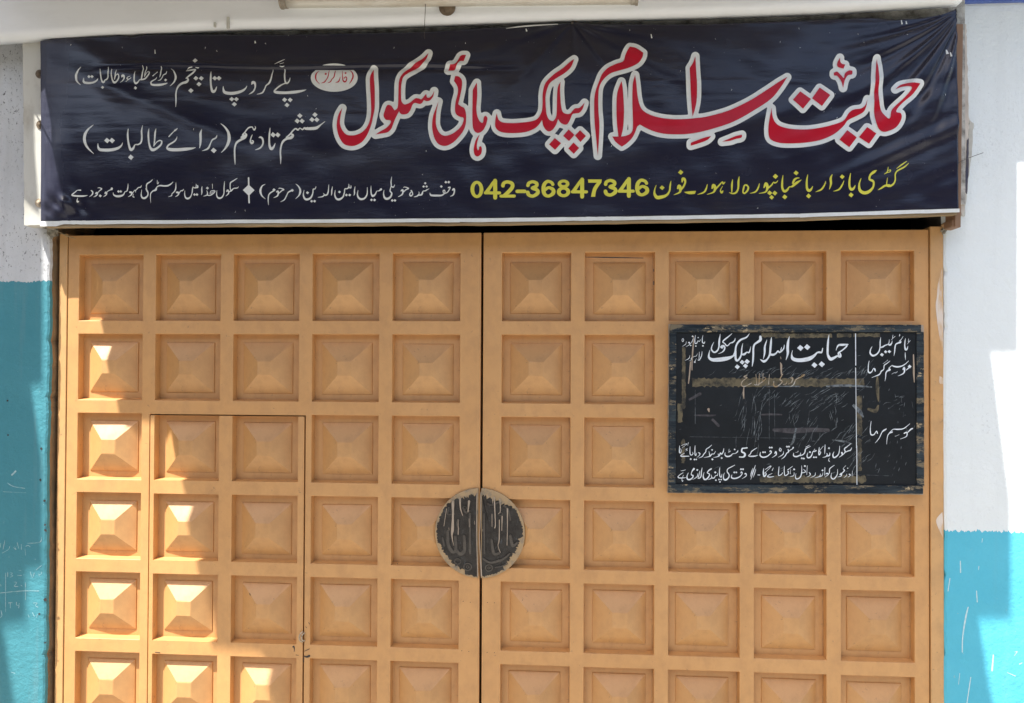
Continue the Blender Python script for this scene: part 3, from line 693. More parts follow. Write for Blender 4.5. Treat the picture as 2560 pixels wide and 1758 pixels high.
def mat_plain(name, base, dark, scale=8, rough=.7, spec=.3, bump=.3, amt=(.4, .7), stretch=None, bscale=60):
    s = NT(name)
    col = s.mix(s.ramp(s.noise(scale, 6, .65, stretch=stretch), [(amt[0], g(0)), (amt[1], g(1))]), base, dark)
    s.bump(s.noise(bscale, 5, .6, stretch=stretch), bump, .002)
    return s.fin(col, rough, spec)
M['beam'] = mat_plain('beam_limewash', (.89, .91, .92, 1), (.83, .85, .855, 1), 5, .75, .2, .15, (.45, .8), (1, 1, 3), 22)
M['plaster'] = mat_plain('rough_plaster', (.56, .55, .50, 1), (.17, .16, .14, 1), 22, .85, .2, .8, (.4, .65))
M['cement'] = mat_plain('broken_cement', (.30, .285, .235, 1), (.09, .085, .07, 1), 34, .9, .15, 1.0, (.45, .7))
M['dark_return'] = mat_plain('shaded_return', (.10, .09, .08, 1), (.05, .045, .04, 1), 12, .9, .1, .5)  # white return coloured dark to stand for the shade inside the slit
M['brick_edge'] = mat_plain('stained_jamb', (.36, .22, .11, 1), (.14, .12, .08, 1), 20, .8, .2, .8, (.4, .7), (1, 1, .3))
M['plate'] = mat_plain('weathered_white_board', (.60, .59, .53, 1), (.36, .33, .27, 1), 9, .6, .3, .25, (.5, .8), (1, 1, .6))
M['wood'] = mat_plain('raw_batten', (.42, .33, .20, 1), (.20, .14, .08, 1), 14, .8, .2, .5, (.35, .7), (.15, 1, 3))
M['brown'] = mat_plain('brown_painted_wood', (.27, .165, .10, 1), (.17, .10, .06, 1), 10, .6, .3, .3, (.4, .8), (3, 1, .3))
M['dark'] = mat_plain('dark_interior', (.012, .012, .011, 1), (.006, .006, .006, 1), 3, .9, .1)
M['white_print'] = mat_plain('white_print', (.76, .775, .75, 1), (.68, .69, .65, 1), 30, .35, .3, .05)
M['red_print'] = mat_plain('red_print', (.50, .010, .028, 1), (.44, .008, .022, 1), 12, .3, .25, .05)
M['yellow_print'] = mat_plain('yellow_print', (.70, .66, .09, 1), (.62, .58, .07, 1), 12, .3, .25, .05)
M['board_white'] = mat_plain('sign_writer_white', (.78, .83, .86, 1), (.58, .62, .64, 1), 60, .6, .3, .1, (.5, .75))
M['faded'] = mat_plain('worn_sign_writing', (.50, .49, .44, 1), (.36, .25, .13, 1), 40, .7, .2, .1, (.4, .6))
M['tan_drip'] = mat_plain('dried_paint_drip', (.44, .35, .265, 1), (.32, .26, .19, 1), 40, .5, .4, .2)
M['tape'] = mat_plain('tape_residue', (.155, .130, .080, 1), (.05, .047, .038, 1), 34, .75, .2, .3, (.42, .62))
M['scratch'] = mat_plain('chalky_scratch', (.19, .215, .225, 1), (.035, .04, .045, 1), 55, .8, .2, .1, (.40, .62))
M['board_smudge'] = mat_plain('grey_smudge', (.085, .08, .085, 1), (.03, .03, .034, 1), 50, .8, .2, .1)
M['chip'] = mat_plain('bare_chip', (.035, .03, .03, 1), (.08, .07, .06, 1), 80, .6, .3, .3)
M['chalk'] = mat_plain('chalk_line', (.42, .56, .58, 1), (.20, .42, .47, 1), 90, .8, .2, .1, (.4, .6))
M['splash'] = mat_plain('white_paint_splash', (.60, .76, .78, 1), (.34, .66, .72, 1), 90, .5, .4, .2)
M['smear'] = mat_plain('whitewash_smear', (.72, .62, .52, 1), (.62, .40, .20, 1), 30, .6, .3, .2, (.45, .6), (1, 1, .2))
M['road'] = mat_plain('street_concrete', (.35, .33, .29, 1), (.27, .255, .225, 1), 1.2, .85, .2, .5, (.4, .7), None, 12)
M['far'] = mat_plain('street_facade', (.20, .16, .12, 1), (.14, .11, .085, 1), .6, .8, .2, .3)
M['shade_cloth'] = mat_plain('shade_sheet_cloth', (.42, .38, .32, 1), (.34, .31, .27, 1), 2, .7, .3, .2)
M['tin'] = mat_plain('galvanised_cap', (.42, .38, .31, 1), (.20, .16, .11, 1), 30, .45, .5, .3)
M['tube'] = mat_plain('grimy_tube_glass', (.66, .63, .55, 1), (.46, .38, .27, 1), 10, .25, .5, .05, (.45, .8), (.6, 1, 3))
M['bulb'] = mat_plain('dusty_holder', (.17, .125, .08, 1), (.08, .055, .035, 1), 60, .6, .3, .6)
M['wire'] = mat_plain('cable', (.05, .045, .04, 1), (.10, .08, .06, 1), 30, .6, .3, .1)
M['steel'] = mat_plain('worn_steel', (.55, .45, .32, 1), (.25, .19, .12, 1), 60, .35, .6, .2)
M['blue'] = mat_plain('blue_paint', (.10, .16, .45, 1), (.08, .13, .36, 1), 10, .6, .3, .1)
M['rag'] = mat_plain('old_poster_paper', (.66, .61, .53, 1), (.44, .38, .32, 1), 12, .7, .2, .3, (.4, .7), (4, 1, .6))
M['rag_dark'] = mat_plain('torn_dark_vinyl', (.05, .05, .075, 1), (.12, .10, .10, 1), 12, .5, .4, .3)

XB0 = pix(100, 400, -.14).x
# vinyl of the banner: near-black navy with dusty specks and a woven bump
s = NT('navy_vinyl')
col = s.mix(s.ramp(s.noise(3.0, 4, .6), [(.35, g(0)), (.7, g(1))]), (.0105, .0110, .0270, 1), (.0150, .0150, .0300, 1))
col = s.mix(s.ramp(s.noise(5, 6, .7, stretch=(.4, 1, 1.6)), [(.52, g(0)), (.8, g(.5))]), col, (.040, .036, .034, 1))
sp = s.ramp(s.noise(140, 2, .5), [(.765, g(0)), (.79, g(.9))])
col = s.mix(sp, col, (.30, .30, .30, 1))
wv = s.n.new('ShaderNodeTexWave'); wv.bands_direction = 'Z'; wv.inputs['Scale'].default_value = 120; wv.inputs['Distortion'].default_value = .5; s.L(s.co, wv.inputs[0])
n_ = s.bump(wv.outputs[1], .10, .0004)
n_ = s.bump(s.noise(7, 5, .6, stretch=(.35, 1, 1.3)), .5, .006, n_)
xyz = s.sep(); dust_glare = s.ramp(s.math('SUBTRACT', xyz[0], XB0), [(.0, g(1)), (.13, g(0))])  # left end paled and roughened: part dust, part stand-in for sun glare
dust_glare_mask = s.math('MULTIPLY', dust_glare, s.ramp(s.noise(9, 5, .65, stretch=(3, 1, .5)), [(.25, g(.35)), (.7, g(1))]))
col = s.mix(s.math('MULTIPLY', dust_glare_mask, .8), col, (.060, .062, .095, 1))
M['vinyl'] = s.fin(col, s.math('ADD', s.ramp(s.noise(4, 4, .6), [(.3, g(.17)), (.75, g(.30))]), s.math('MULTIPLY', dust_glare_mask, .35)), .45)

# blackboard: worn black sign paint over brown ply
s = NT('black_sign_paint')
col = s.mix(s.ramp(s.noise(3.5, 6, .7), [(.3, g(0)), (.75, g(1))]), (.007, .009, .011, 1), (.017, .021, .025, 1))
col = s.mix(s.ramp(s.noise(30, 6, .75, stretch=(.6, 1, 1)), [(.6, g(0)), (.8, g(.6))]), col, (.036, .040, .042, 1))
col = s.mix(s.ramp(s.noise(11, 6, .8, stretch=(1, 1, 2)), [(.64, g(0)), (.69, g(.55))]), col, (.070, .058, .040, 1))
s.bump(s.noise(40, 5, .7), .35, .0015)
M['board'] = s.fin(col, .5, .22)
s = NT('worn_board_rim')
col = s.mix(s.ramp(s.noise(24, 6, .75, stretch=(.25, 1, 2.5)), [(.42, g(0)), (.62, g(1))]), (.011, .017, .023, 1), (.042, .056, .064, 1))
col = s.mix(s.ramp(s.noise(26, 6, .8, stretch=(.5, 1, 1.6)), [(.53, g(0)), (.60, g(1))]), col, (.19, .155, .10, 1))
col = s.mix(s.ramp(s.noise(17, 5, .8, stretch=(.7, 1, 1.6)), [(.62, g(0)), (.66, g(1))]), col, (.46, .36, .22, 1))
s.bump(s.noise(60, 5, .7), .5, .002)
M['rim'] = s.fin(col, .6, .2)
# embossed pull plates
s = NT('embossed_plate_metal')
col = s.mix(s.ramp(s.noise(30, 6, .75), [(.35, g(0)), (.7, g(1))]), (.020, .016, .013, 1), (.055, .050, .043, 1))
col = s.mix(s.ramp(s.noise(90, 5, .8, stretch=(1, 1, .4)), [(.60, g(0)), (.70, g(.9))]), col, (.10, .11, .115, 1))
n_ = s.bump(s.noise(230, 3, .6), .6, .0012)
s.bump(s.noise(60, 3, .6, dist=1.0), .5, .002, n_)
M['plate_metal'] = s.fin(col, .42, .35)
M['plate_rim'] = mat_plain('overpainted_rim', (.42, .29, .155, 1), (.19, .175, .14, 1), 40, .5, .4, .5, (.5, .72))
M['emboss'] = mat_plain('rubbed_brown_emboss', (.030, .022, .016, 1), (.075, .06, .045, 1), 50, .28, .8, .2)

# ---------------------------------------------------------------- lettering geometry
def parse(txt):
    out = []
    for ln in txt.strip().splitlines():
        ln = ln.strip()
        if not ln: continue
        k, *ps = ln.split()
        if k == 'O': out.append((k, [float(a) for a in ps[0].split(',')])); continue
        pts, cor = [], []
        for p in ps:
            cor.append(p.endswith('!')); pts.append([float(a) for a in p.rstrip('!').split(',')])
        out.append((k, pts, cor))
    return out
def catmull(P, closed, cor, n=5):
    P = np.array(P, float); N = len(P); out = []
    rng = range(N) if closed else range(N - 1)
    for i in rng:
        p1, p2 = P[i], P[(i + 1) % N]
        p0 = P[(i - 1) % N] if (closed or i > 0) else p1
        p3 = P[(i + 2) % N] if (closed or i + 2 < N) else p2
        if cor[i]: p0 = p1
        if cor[(i + 1) % N]: p3 = p2
        if cor[i] and cor[(i + 1) % N]: out.append(p1); continue
        d1 = (p2 - p0) * .5; d2 = (p3 - p1) * .5
        for k in range(n):
            t = k / n
            out.append((2 * t**3 - 3 * t**2 + 1) * p1 + (t**3 - 2 * t**2 + t) * d1 + (-2 * t**3 + 3 * t**2) * p2 + (t**3 - t**2) * d2)
    if not closed: out.append(P[-1])
    return np.array(out)
def faces_of(frames, sub=5):
    """list of polygons (arrays of photo points)"""
    res = []
    for (ox, oy, sc), txt in frames:
        T = lambda q: np.array(q, float)[:, :2] / sc + (ox, oy)
        for it in parse(txt):
            k = it[0]
            if k == 'P': res.append(T(catmull([p[:2] for p in it[1]], True, it[2], sub)))
            elif k == 'D':
                for p in it[1]:
                    r = p[2]; q = 6
                    res.append(T([(p[0] - r, p[1] + 2), (p[0] - r * .1, p[1] - r * .95), (p[0] + r, p[1] - 2), (p[0] + r * .1, p[1] + r * .95)]))
            elif k == 'O':
                x, y, rx, ry, wx, wy = it[1]; n = 22
                for i in range(n):
                    q = []
                    for a, s_ in ((i, 1), (i + 1, 1), (i + 1, -1), (i, -1)):
                        a = a * 2 * math.pi / n
                        q.append((x + math.cos(a) * (rx + s_ * wx / 2), y + math.sin(a) * (ry + s_ * wy / 2)))
                    res.append(T(q))
            else:
                pts = it[1]
                c = catmull(pts, False, [False] * len(pts), sub if len(pts) > 2 else 1)
                d = np.gradient(c[:, :2], axis=0); L_ = np.hypot(d[:, 0], d[:, 1])[:, None] + 1e-9; d /= L_
                nrm = np.stack([-d[:, 1], d[:, 0]], 1); w = c[:, 2:3] / 2
                a, b = c[:, :2] + nrm * w, c[:, :2] - nrm * w
                for i in range(len(c) - 1):
                    # keep each quad convex even on tight bends
                    q = [a[i], a[i + 1], b[i + 1], b[i]]
                    res.append(T(hull(q)))
                for i in (0, len(c) - 1):
                    r = c[i, 2] / 2
                    if r > 3: res.append(T([(c[i, 0] + math.cos(t) * r, c[i, 1] + math.sin(t) * r) for t in np.linspace(0, 2 * math.pi, 9)[:-1]]))
                for i in range(1, len(c) - 1):
                    r = c[i, 2] / 2
                    if r > 4 and d[i - 1] @ d[i + 1] < .93: res.append(T([(c[i, 0] + math.cos(t) * r, c[i, 1] + math.sin(t) * r) for t in np.linspace(.2, .2 + 2 * math.pi, 9)[:-1]]))
    return res
def thin(frames, k):
    out = []
    for fr, txt in frames:
        ls = []
        for ln in txt.strip().splitlines():
            if ln.startswith('S '): ls.append('S ' + ' '.join(','.join(p.split(',')[:2] + ['%.2f' % (float(p.split(',')[2]) * k)]) for p in ln.split()[1:]))
            else: ls.append(ln)
        out.append((fr, '\n'.join(ls)))
    return out
def hull(q):
    q = sorted(map(tuple, q)); 
    def half(pts):
        h = []
        for p in pts:
            while len(h) > 1 and (h[-1][0] - h[-2][0]) * (p[1] - h[-2][1]) - (h[-1][1] - h[-2][1]) * (p[0] - h[-2][0]) <= 1e-9: h.pop()
            h.append(p)
        return h[:-1]
    return half(q) + half(q[::-1])
def union_tris(polys):
    V, F = [], []
    for p in polys:
        if len(p) < 3: continue
        p = np.asarray(p, float)
        if np.sum(p[:, 0] * np.roll(p[:, 1], -1) - np.roll(p[:, 0], -1) * p[:, 1]) < 0: p = p[::-1]
        F.append(list(range(len(V), len(V) + len(p)))); V += [Vector((float(a), float(b))) for a, b in p]
    vo, _, fo, _, _, off = geometry.delaunay_2d_cdt(V, [], F, 0, 1e-4)
    tris = [f for f, o in zip(fo, off) if o]
    return np.array([(v.x, v.y) for v in vo]), tris
def print_mesh(name, frames, m, parent, surf, lift, maxlen=14, polys=None, jitter=0):
    """flat print: photo points -> surface surf(px, py) -> (x, y, z), lifted towards the street"""
    P, T = union_tris(polys if polys is not None else faces_of(frames))
    bm = bmesh.new(); vs = [bm.verts.new((p[0], p[1], 0)) for p in P]
    for t in T:
        try: bm.faces.new([vs[i] for i in t])
        except ValueError: pass
    for _ in range(4):
        es = [e for e in bm.edges if e.calc_length() > maxlen]
        if not es: break
        bmesh.ops.subdivide_edges(bm, edges=es, cuts=1); bmesh.ops.triangulate(bm, faces=[f for f in bm.faces if len(f.verts) > 3])
    loose = [v for v in bm.verts if not v.link_faces]
    bmesh.ops.delete(bm, geom=loose, context='VERTS')
    return drape(name, bm, m, parent, surf, lift)
def drape(name, bm, m, parent, surf, lift):
    bm.verts.ensure_lookup_table()
    q = np.array([(v.co.x, v.co.y) for v in bm.verts]); W = surf(q)
    for v, w in zip(bm.verts, W): v.co = (w[0], w[1] - lift, w[2])
    bm.normal_update()
    for f in bm.faces:
        if f.normal.y > 0: f.normal_flip()
    me = bpy.data.meshes.new(name); bm.to_mesh(me); bm.free(); me.shade_smooth()
    return link(name, me, m, parent)
def plane_surf(Y):
    def f(q):
        r = pixn(q, Y); return np.stack([r[:, 0], np.full(len(r), Y), r[:, 1]], 1)
    return f
def outline_mesh(name, polys, rad, m, parent, surf, lift, cell=3.0):
    A, B = [], []
    for p in polys:
        p = np.array(p); A.append(p); B.append(np.roll(p, -1, 0))
    A = np.concatenate(A); B = np.concatenate(B)
    x0, y0 = A.min(0) - rad - 6; x1, y1 = A.max(0) + rad + 6
    X = np.arange(x0, x1, cell); Yv = np.arange(y0, y1, cell)
    G = np.full((len(X), len(Yv)), 1e9)
    for a, b in zip(A, B):
        i0, i1 = np.searchsorted(X, [min(a[0], b[0]) - rad - 7, max(a[0], b[0]) + rad + 7])
        j0, j1 = np.searchsorted(Yv, [min(a[1], b[1]) - rad - 7, max(a[1], b[1]) + rad + 7])
        gx, gy = np.meshgrid(X[i0:i1], Yv[j0:j1], indexing='ij')
        ab = b - a; t = np.clip(((gx - a[0]) * ab[0] + (gy - a[1]) * ab[1]) / (ab @ ab + 1e-9), 0, 1)
        G[i0:i1, j0:j1] = np.minimum(G[i0:i1, j0:j1], np.hypot(gx - a[0] - ab[0] * t, gy - a[1] - ab[1] * t))
    G -= rad
    bm = bmesh.new(); cv = {}; ev = {}
    def cn(i, j):
        if (i, j) not in cv: cv[(i, j)] = bm.verts.new((X[i], Yv[j], 0))
        return cv[(i, j)]
    def en(i, j, k, l):
        key = ((i, j), (k, l)) if (i, j) < (k, l) else ((k, l), (i, j))
        if key not in ev:
            (i, j), (k, l) = key; t = G[i, j] / (G[i, j] - G[k, l])
            ev[key] = bm.verts.new((X[i] + (X[k] - X[i]) * t, Yv[j] + (Yv[l] - Yv[j]) * t, 0))
        return ev[key]
    neg = G < 0
    act = neg[:-1, :-1] | neg[1:, :-1] | neg[:-1, 1:] | neg[1:, 1:]
    for i, j in zip(*np.nonzero(act)):
        c = [(i, j), (i + 1, j), (i + 1, j + 1), (i, j + 1)]; poly = []
        for q in range(4):
            p, n = c[q], c[(q + 1) % 4]
            if neg[p]: poly.append(cn(*p))
            if neg[p] != neg[n]: poly.append(en(*p, *n))
        if len(poly) >= 3:
            try: bm.faces.new(poly)
            except ValueError: pass
    return drape(name, bm, m, parent, surf, lift)

# ---------------------------------------------------------------- ground, street and everything overhead
def setting(name, o): return tag(o, kind='structure')
o = box('ground', M['road'], None, -40, 40, -40, 14, -.12, 0); setting('ground', o)

# openings of the two leaves
P, PZ, WO, HO, GAP, Z1R = .3, .298, .2497, .2483, .1529, 1.994
XR = 4 * P + WO + GAP
Dp = .032
x_post0, x_leaf0 = pix(145, 1100).x, pix(166, 1100).x
x_seamL, x_seamR = pix(1200.5, 1100).x, pix(1206.5, 1100).x
x_leaf1, x_post1 = pix(2322.5, 1000).x, pix(2357, 1000).x
z_top = pix(1200, 582).z
z_bot = .06

# left wall: rough, slightly proud of the gate; right wall nearly flush
def wall_block(name, xin, side, yf, m, label, zb=0, zt=4.2, w=3.2, wob=.004):
    bm = bmesh.new(); nz = 220
    zs = np.linspace(zb, zt, nz); ph = random.random() * 9
    cols = []
    for z in zs:
        e = xin + side * 0 + wob * (math.sin(z * 7 + ph) * .5 + math.sin(z * 31 + ph) * .3 + random.uniform(-.5, .5) * .8)
        if random.random() < .05: e -= side * -random.uniform(.002, .007)
        pr = [(e + side * 0, .25), (e, yf + .016), (e + side * .003, yf + .005), (e + side * .010, yf + .001), (e + side * .03, yf), (xin + side * w, yf), (xin + side * w, .25)]
        cols.append([bm.verts.new((x, y, z)) for x, y in pr])
    for a, b in zip(cols, cols[1:]):
        for k in range(len(a) - 1): bm.faces.new((a[k], a[k + 1], b[k + 1], b[k]))
    bm.faces.new(cols[0]); bm.faces.new(cols[-1][::-1])
    bmesh.ops.recalc_face_normals(bm, faces=bm.faces)
    return tag(from_bm(name, bm, m, None), label, 'wall')
xl_wall = pix(120, 1100, YL).x; xr_wall = pix(2359, 1000, -.012).x
wl = wall_block('wall', xl_wall, -1, YL, M['wall_l'], 'left gate pier, grey speckled white above dark turquoise paint with scratched graffiti')
wr = wall_block('wall', xr_wall, 1, -.012, M['wall_r'], 'right gate pier, clean pale white above bright turquoise paint with white drips', wob=.0018)
print_mesh('graffiti', CHALK, M['chalk'], wl, plane_surf(YL), .0008)['kind'] = 'stuff'
print_mesh('paint_splash', SPLASH, M['splash'], wr, plane_surf(-.012), .0008)['kind'] = 'stuff'
# pock marks in the left pier
bm = bmesh.new()
for px, py, r in ((103, 1122, 3.5), (101, 1200, 3.5), (111, 1252, 3.5), (19, 1002, 3), (20, 1088, 3), (114, 1326, 4.5), (113, 1500, 5), (112, 1312, 3), (98, 1535, 3), (113, 1607, 3)):
    c = pix(px, py, YL - .0006); r /= 690
    vs = [bm.verts.new((c.x + math.cos(a) * r * random.uniform(.6, 1.2), c.y, c.z + math.sin(a) * r * random.uniform(.6, 1.2))) for a in np.linspace(0, 6.28, 9)[:-1]]
    bm.faces.new(vs[::-1])
from_bm('plaster_pit', bm, M['chip'], wl)['kind'] = 'stuff'

# jambs of broken cement between pier and posts
def jamb(x0, x1, y0, side):
    bm = bmesh.new(); nz = 260; cols = []
    for z in np.linspace(0, z_top + .02, nz):
        w1 = x1 + random.uniform(-.0022, .0022)
        y = y0 + random.uniform(-.003, .003)
        cols.append([bm.verts.new(p + Vector((0, 0, 0))) for p in (Vector((x0, y0 + .2, z)), Vector((x0, y, z)), Vector(((x0 + w1) / 2, y + .004 + random.uniform(-.003, .003), z)), Vector((w1, y + .012, z)), Vector((w1, y0 + .2, z)))])
    for a, b in zip(cols, cols[1:]):
        for k in range(4): bm.faces.new((a[k], a[k + 1], b[k + 1], b[k]))
    bmesh.ops.recalc_face_normals(bm, faces=bm.faces)
    return bm
wl.data.materials.append(M['brick_edge']); wr.data.materials.append(M['dark_return'])
for p in wr.data.polygons:
    if p.index % 6 == 0 and p.index < 219 * 6: p.material_index = 1
for p in wl.data.polygons:
    if p.index % 6 in (0,) and p.index < 219 * 6: p.material_index = 1
o = from_bm('jamb_fill', jamb(x_post1 + .0005, xr_wall + .006, .004, 1), M['cement'], wr)

# lintel that carries the banner, beam above, plaster strip between them
zl0 = pix(1200, 520, -.10).z
lin_o = box('lintel', M['plaster'], None, xl_wall - .02, xr_wall + .04, -.085, .20, zl0, pix(1200, 20, -.085).z + .5)
tag(lin_o, 'rough grey plaster lintel showing in the gap above the dark banner', 'lintel')
def beam():
    bm = bmesh.new()
    ln = [(-700, 152), (-300, 122), (0, 101), (250, 84), (600, 79.5), (900, 74), (1430, 57), (1750, 49), (2100, 36), (2392, 17), (2404, 16)]
    ln = [(x, y - 11 * min(1, max(0, (x - 250) / 350))) for x, y in ln]
    xs = np.linspace(-700, 2404, 120); ys = np.interp(xs, [a for a, b in ln], [b for a, b in ln])
    YB = -.172; prof = []
    r = .026
    for t in np.linspace(0, 1, 7):
        a = t * math.pi / 2; prof.append((YB + r - r * math.sin(a) * 1.0, r - r * math.cos(a)))
    prof = [(-.088, .030), (-.112, .030), (-.113, 0.0), (YB + r + .002, 0.0)] + prof + [(YB, .12), (YB - .003, .5)]
    cols = []
    for x, y in zip(xs, ys):
        p = pix(x, y, YB + .02); z = p.z + random.uniform(-.0006, .0006)
        cols.append([bm.verts.new((p.x, py, z + pz)) for py, pz in prof])
    for a, b in zip(cols, cols[1:]):
        for k in range(len(prof) - 1): bm.faces.new((a[k], b[k], b[k + 1], a[k + 1]))
    for c in (cols[0], cols[-1]): 
        bm.faces.new(c)
    bmesh.ops.recalc_face_normals(bm, faces=bm.faces)
    return from_bm('beam', bm, M['beam'], None, True)
bo = tag(beam(), 'whitewashed concrete beam with rounded lower edge along the top', 'beam')
for px, py, w, h in ((538, 57, 5, 12), (571, 44, 6, 30)):       # two saddle clips
    c = pix(px, py, -.174); box('cable_clip', M['plate'], bo, c.x - w / 1400, c.x + w / 1400, -.180, -.171, c.z - h / 740, c.z, .0008)
c0 = pix(2412, 5, -.03); box('blue_band', M['blue'], wr, c0.x, c0.x + 1.2, -.030, -.010, c0.z, c0.z + .5)

# dark room behind the gate
room = empty('dark_entrance', (1.6, .6, 0)); tag(room, 'black unlit passage behind the gate, seen through the slit above it', 'passage')
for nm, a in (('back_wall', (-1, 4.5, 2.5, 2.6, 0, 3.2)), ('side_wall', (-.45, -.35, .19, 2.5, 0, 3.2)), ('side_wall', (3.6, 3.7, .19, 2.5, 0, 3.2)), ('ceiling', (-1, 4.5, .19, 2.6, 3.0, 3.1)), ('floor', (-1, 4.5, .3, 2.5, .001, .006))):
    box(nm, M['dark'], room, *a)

# ---------------------------------------------------------------- gate
gf = empty('gate_post_frame', ((x_post0 + x_post1) / 2, .03, 0)); tag(gf, 'pair of ochre steel posts standing at both sides of the gate leaves', 'gate frame')
box('post', M['post'], gf, x_post0, x_leaf0 - .0022, -.004, .075, 0, z_top + .006, .0018)
box('post', M['post'], gf, x_leaf1 + .0028, x_post1, -.006, .075, 0, z_top + .010, .0018)
print_mesh('whitewash_smear', SMEAR, M['smear'], gf, plane_surf(-.006), .0008)['kind'] = 'stuff'

def lattice(x0, x1, z0, z1, holes, y=0.0, depth=Dp, bev=.0022, back=.045):
    """one welded frame sheet with square openings whose lips go back by depth"""
    xs = sorted({x0, x1} | {h[0] for h in holes} | {h[1] for h in holes}); zs = sorted({z0, z1} | {h[2] for h in holes} | {h[3] for h in holes})
    bm = bmesh.new(); V = {}
    def v(x, yy, z):
        k = (round(x, 5), round(yy, 5), round(z, 5))
        if k not in V: V[k] = bm.verts.new(k)
        return V[k]
    for xa, xb in zip(xs, xs[1:]):
        for za, zb in zip(zs, zs[1:]):
            cx, cz = (xa + xb) / 2, (za + zb) / 2
            if any(h[0] < cx < h[1] and h[2] < cz < h[3] for h in holes): continue
            bm.faces.new((v(xa, y, za), v(xb, y, za), v(xb, y, zb), v(xa, y, zb)))
    for h in holes:
        q = [(h[0], h[2]), (h[1], h[2]), (h[1], h[3]), (h[0], h[3])]
        for i in range(4):
            a, b = q[i], q[(i + 1) % 4]
            # walk the shared grid points along the lip
            if a[0] == b[0]: st = sorted([z for z in zs if min(a[1], b[1]) <= z <= max(a[1], b[1])], reverse=a[1] > b[1]); line = [(a[0], z) for z in st]
            else: st = sorted([x for x in xs if min(a[0], b[0]) <= x <= max(a[0], b[0])], reverse=a[0] > b[0]); line = [(x, a[1]) for x in st]
            def tp(p, h=h):
                mx, mz = (h[0] + h[1]) / 2, (h[2] + h[3]) / 2
                if h[3] - h[2] > .5: return p
                return (p[0] + (.0025 if p[0] < mx - .12 else -.0015 if p[0] > mx + .12 else 0), p[1] + (.0055 if p[1] < mz - .11 else -.001 if p[1] > mz + .11 else 0))
            for p, r in zip(line, line[1:]): bm.faces.new((v(p[0], y, p[1]), v(r[0], y, r[1]), v(tp(r)[0], y + depth + .004, tp(r)[1]), v(tp(p)[0], y + depth + .004, tp(p)[1])))
    for line in ([(x, z0) for x in xs], [(x1, z) for z in zs], [(x, z1) for x in xs[::-1]], [(x0, z) for z in zs[::-1]]):
        for p, r in zip(line, line[1:]): bm.faces.new((v(p[0], y, p[1]), v(r[0], y, r[1]), v(r[0], y + back, r[1]), v(p[0], y + back, p[1])))
    bmesh.ops.recalc_face_normals(bm, faces=bm.faces)
    fr = [f for f in bm.faces if abs(f.normal.y) > .9]
    if fr and fr[0].normal.y > 0:
        for f in bm.faces: f.normal_flip()
    es = [e for e in bm.edges if len(e.link_faces) == 2 and e.calc_face_angle(0) > .5]
    bmesh.ops.bevel(bm, geom=es, offset=bev, segments=3, affect='EDGES', profile=.5, clamp_overlap=True)
    return bm
def panel_mesh(v):
    """pressed square: flat floor, small step, sloping sides, flat top; v varies the pressing a little"""
    rnd = random.Random(v); bm = bmesh.new()
    W2, H2 = WO / 2, HO / 2
    a = .0935 + rnd.uniform(-.002, .002); t = .0255 + rnd.uniform(-.002, .002); oz = -.0015 + rnd.uniform(-.003, .002); ox = rnd.uniform(-.003, .003)
    H = .0435 + rnd.uniform(-.004, .002)
    rings = [(W2 + .004, H2 + .004, .0), (W2 - .002, H2 - .002, .0), (a + .0012, a + .0012, .0), (a - .0003, a - .0003, .0038), (a - .0035, a - .0035, .0052), (t + .0016, t + .0016, H - .0012), (t - .0012, t - .0012, H)]
    prev = None
    for i, (rx, rz, y) in enumerate(rings):
        o_ = oz if i > 1 else 0
        jj = .0012 if i > 3 else 0
        q = [bm.verts.new((sx * rx + (ox if i > 1 else 0) + rnd.uniform(-jj, jj), -y, sz * rz + o_ + rnd.uniform(-jj, jj))) for sx, sz in ((-1, -1), (1, -1), (1, 1), (-1, 1))]
        if prev:
            for k in range(4): bm.faces.new((prev[k], prev[(k + 1) % 4], q[(k + 1) % 4], q[k]))
        prev = q
    bm.faces.new(prev)
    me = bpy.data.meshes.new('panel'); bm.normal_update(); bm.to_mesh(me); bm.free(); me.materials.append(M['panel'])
    return me
PM = [panel_mesh(k) for k in range(14)]
def add_panel(parent, x, z, y=Dp):
    o = link('panel', random.choice(PM), None, None); o.location = (x + WO / 2, y, z - HO / 2)
    o.rotation_euler = (random.uniform(-.006, .006), random.uniform(-.004, .004), random.uniform(-.006, .006))
    o.parent = parent; o.matrix_parent_inverse = parent.matrix_world.inverted(); return o

def hz(r): return Z1R - r * PZ
# left leaf with the wicket door over columns 2-3, rows 3-6
LL = empty('gate_leaf', (x_leaf0, .02, z_bot)); bpy.context.view_layer.update()
tag(LL, 'left ochre steel gate leaf of square pyramid panels holding the small inner door', 'gate')
wx0, wx1, wz1 = pix(372.5, 1200).x, pix(763, 1200).x, pix(560, 1037).z
holes = []
for c in range(5):
    for r in range(6):
        if c in (1, 2) and r >= 2: continue
        holes.append((c * P, c * P + WO, hz(r) - HO, hz(r)))
holes.append((wx0, wx1, z_bot + .02, wz1))
bm = lattice(x_leaf0, x_seamL, z_bot, z_top, holes)
from_bm('frame', bm, M['gate'], LL)
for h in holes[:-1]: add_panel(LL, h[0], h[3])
WD = empty('wicket_door', (wx0, .02, z_bot)); WD.parent = LL; bpy.context.view_layer.update(); WD.matrix_parent_inverse = LL.matrix_world.inverted(); bpy.context.view_layer.update()
WD['label'] = 'small inner door'
gp = .0040
hs = [(c * P, c * P + WO, hz(r) - HO, hz(r) - (.006 if r == 2 else 0)) for c in (1, 2) for r in (2, 3, 4, 5)]
from_bm('door_frame', lattice(wx0 + gp, wx1 - gp * 1.2, z_bot + .026, wz1 - gp, hs, y=-.001), M['gate'], WD)
for c in (1, 2):
    for r in (2, 3, 4, 5): add_panel(WD, c * P, hz(r), Dp - .001)
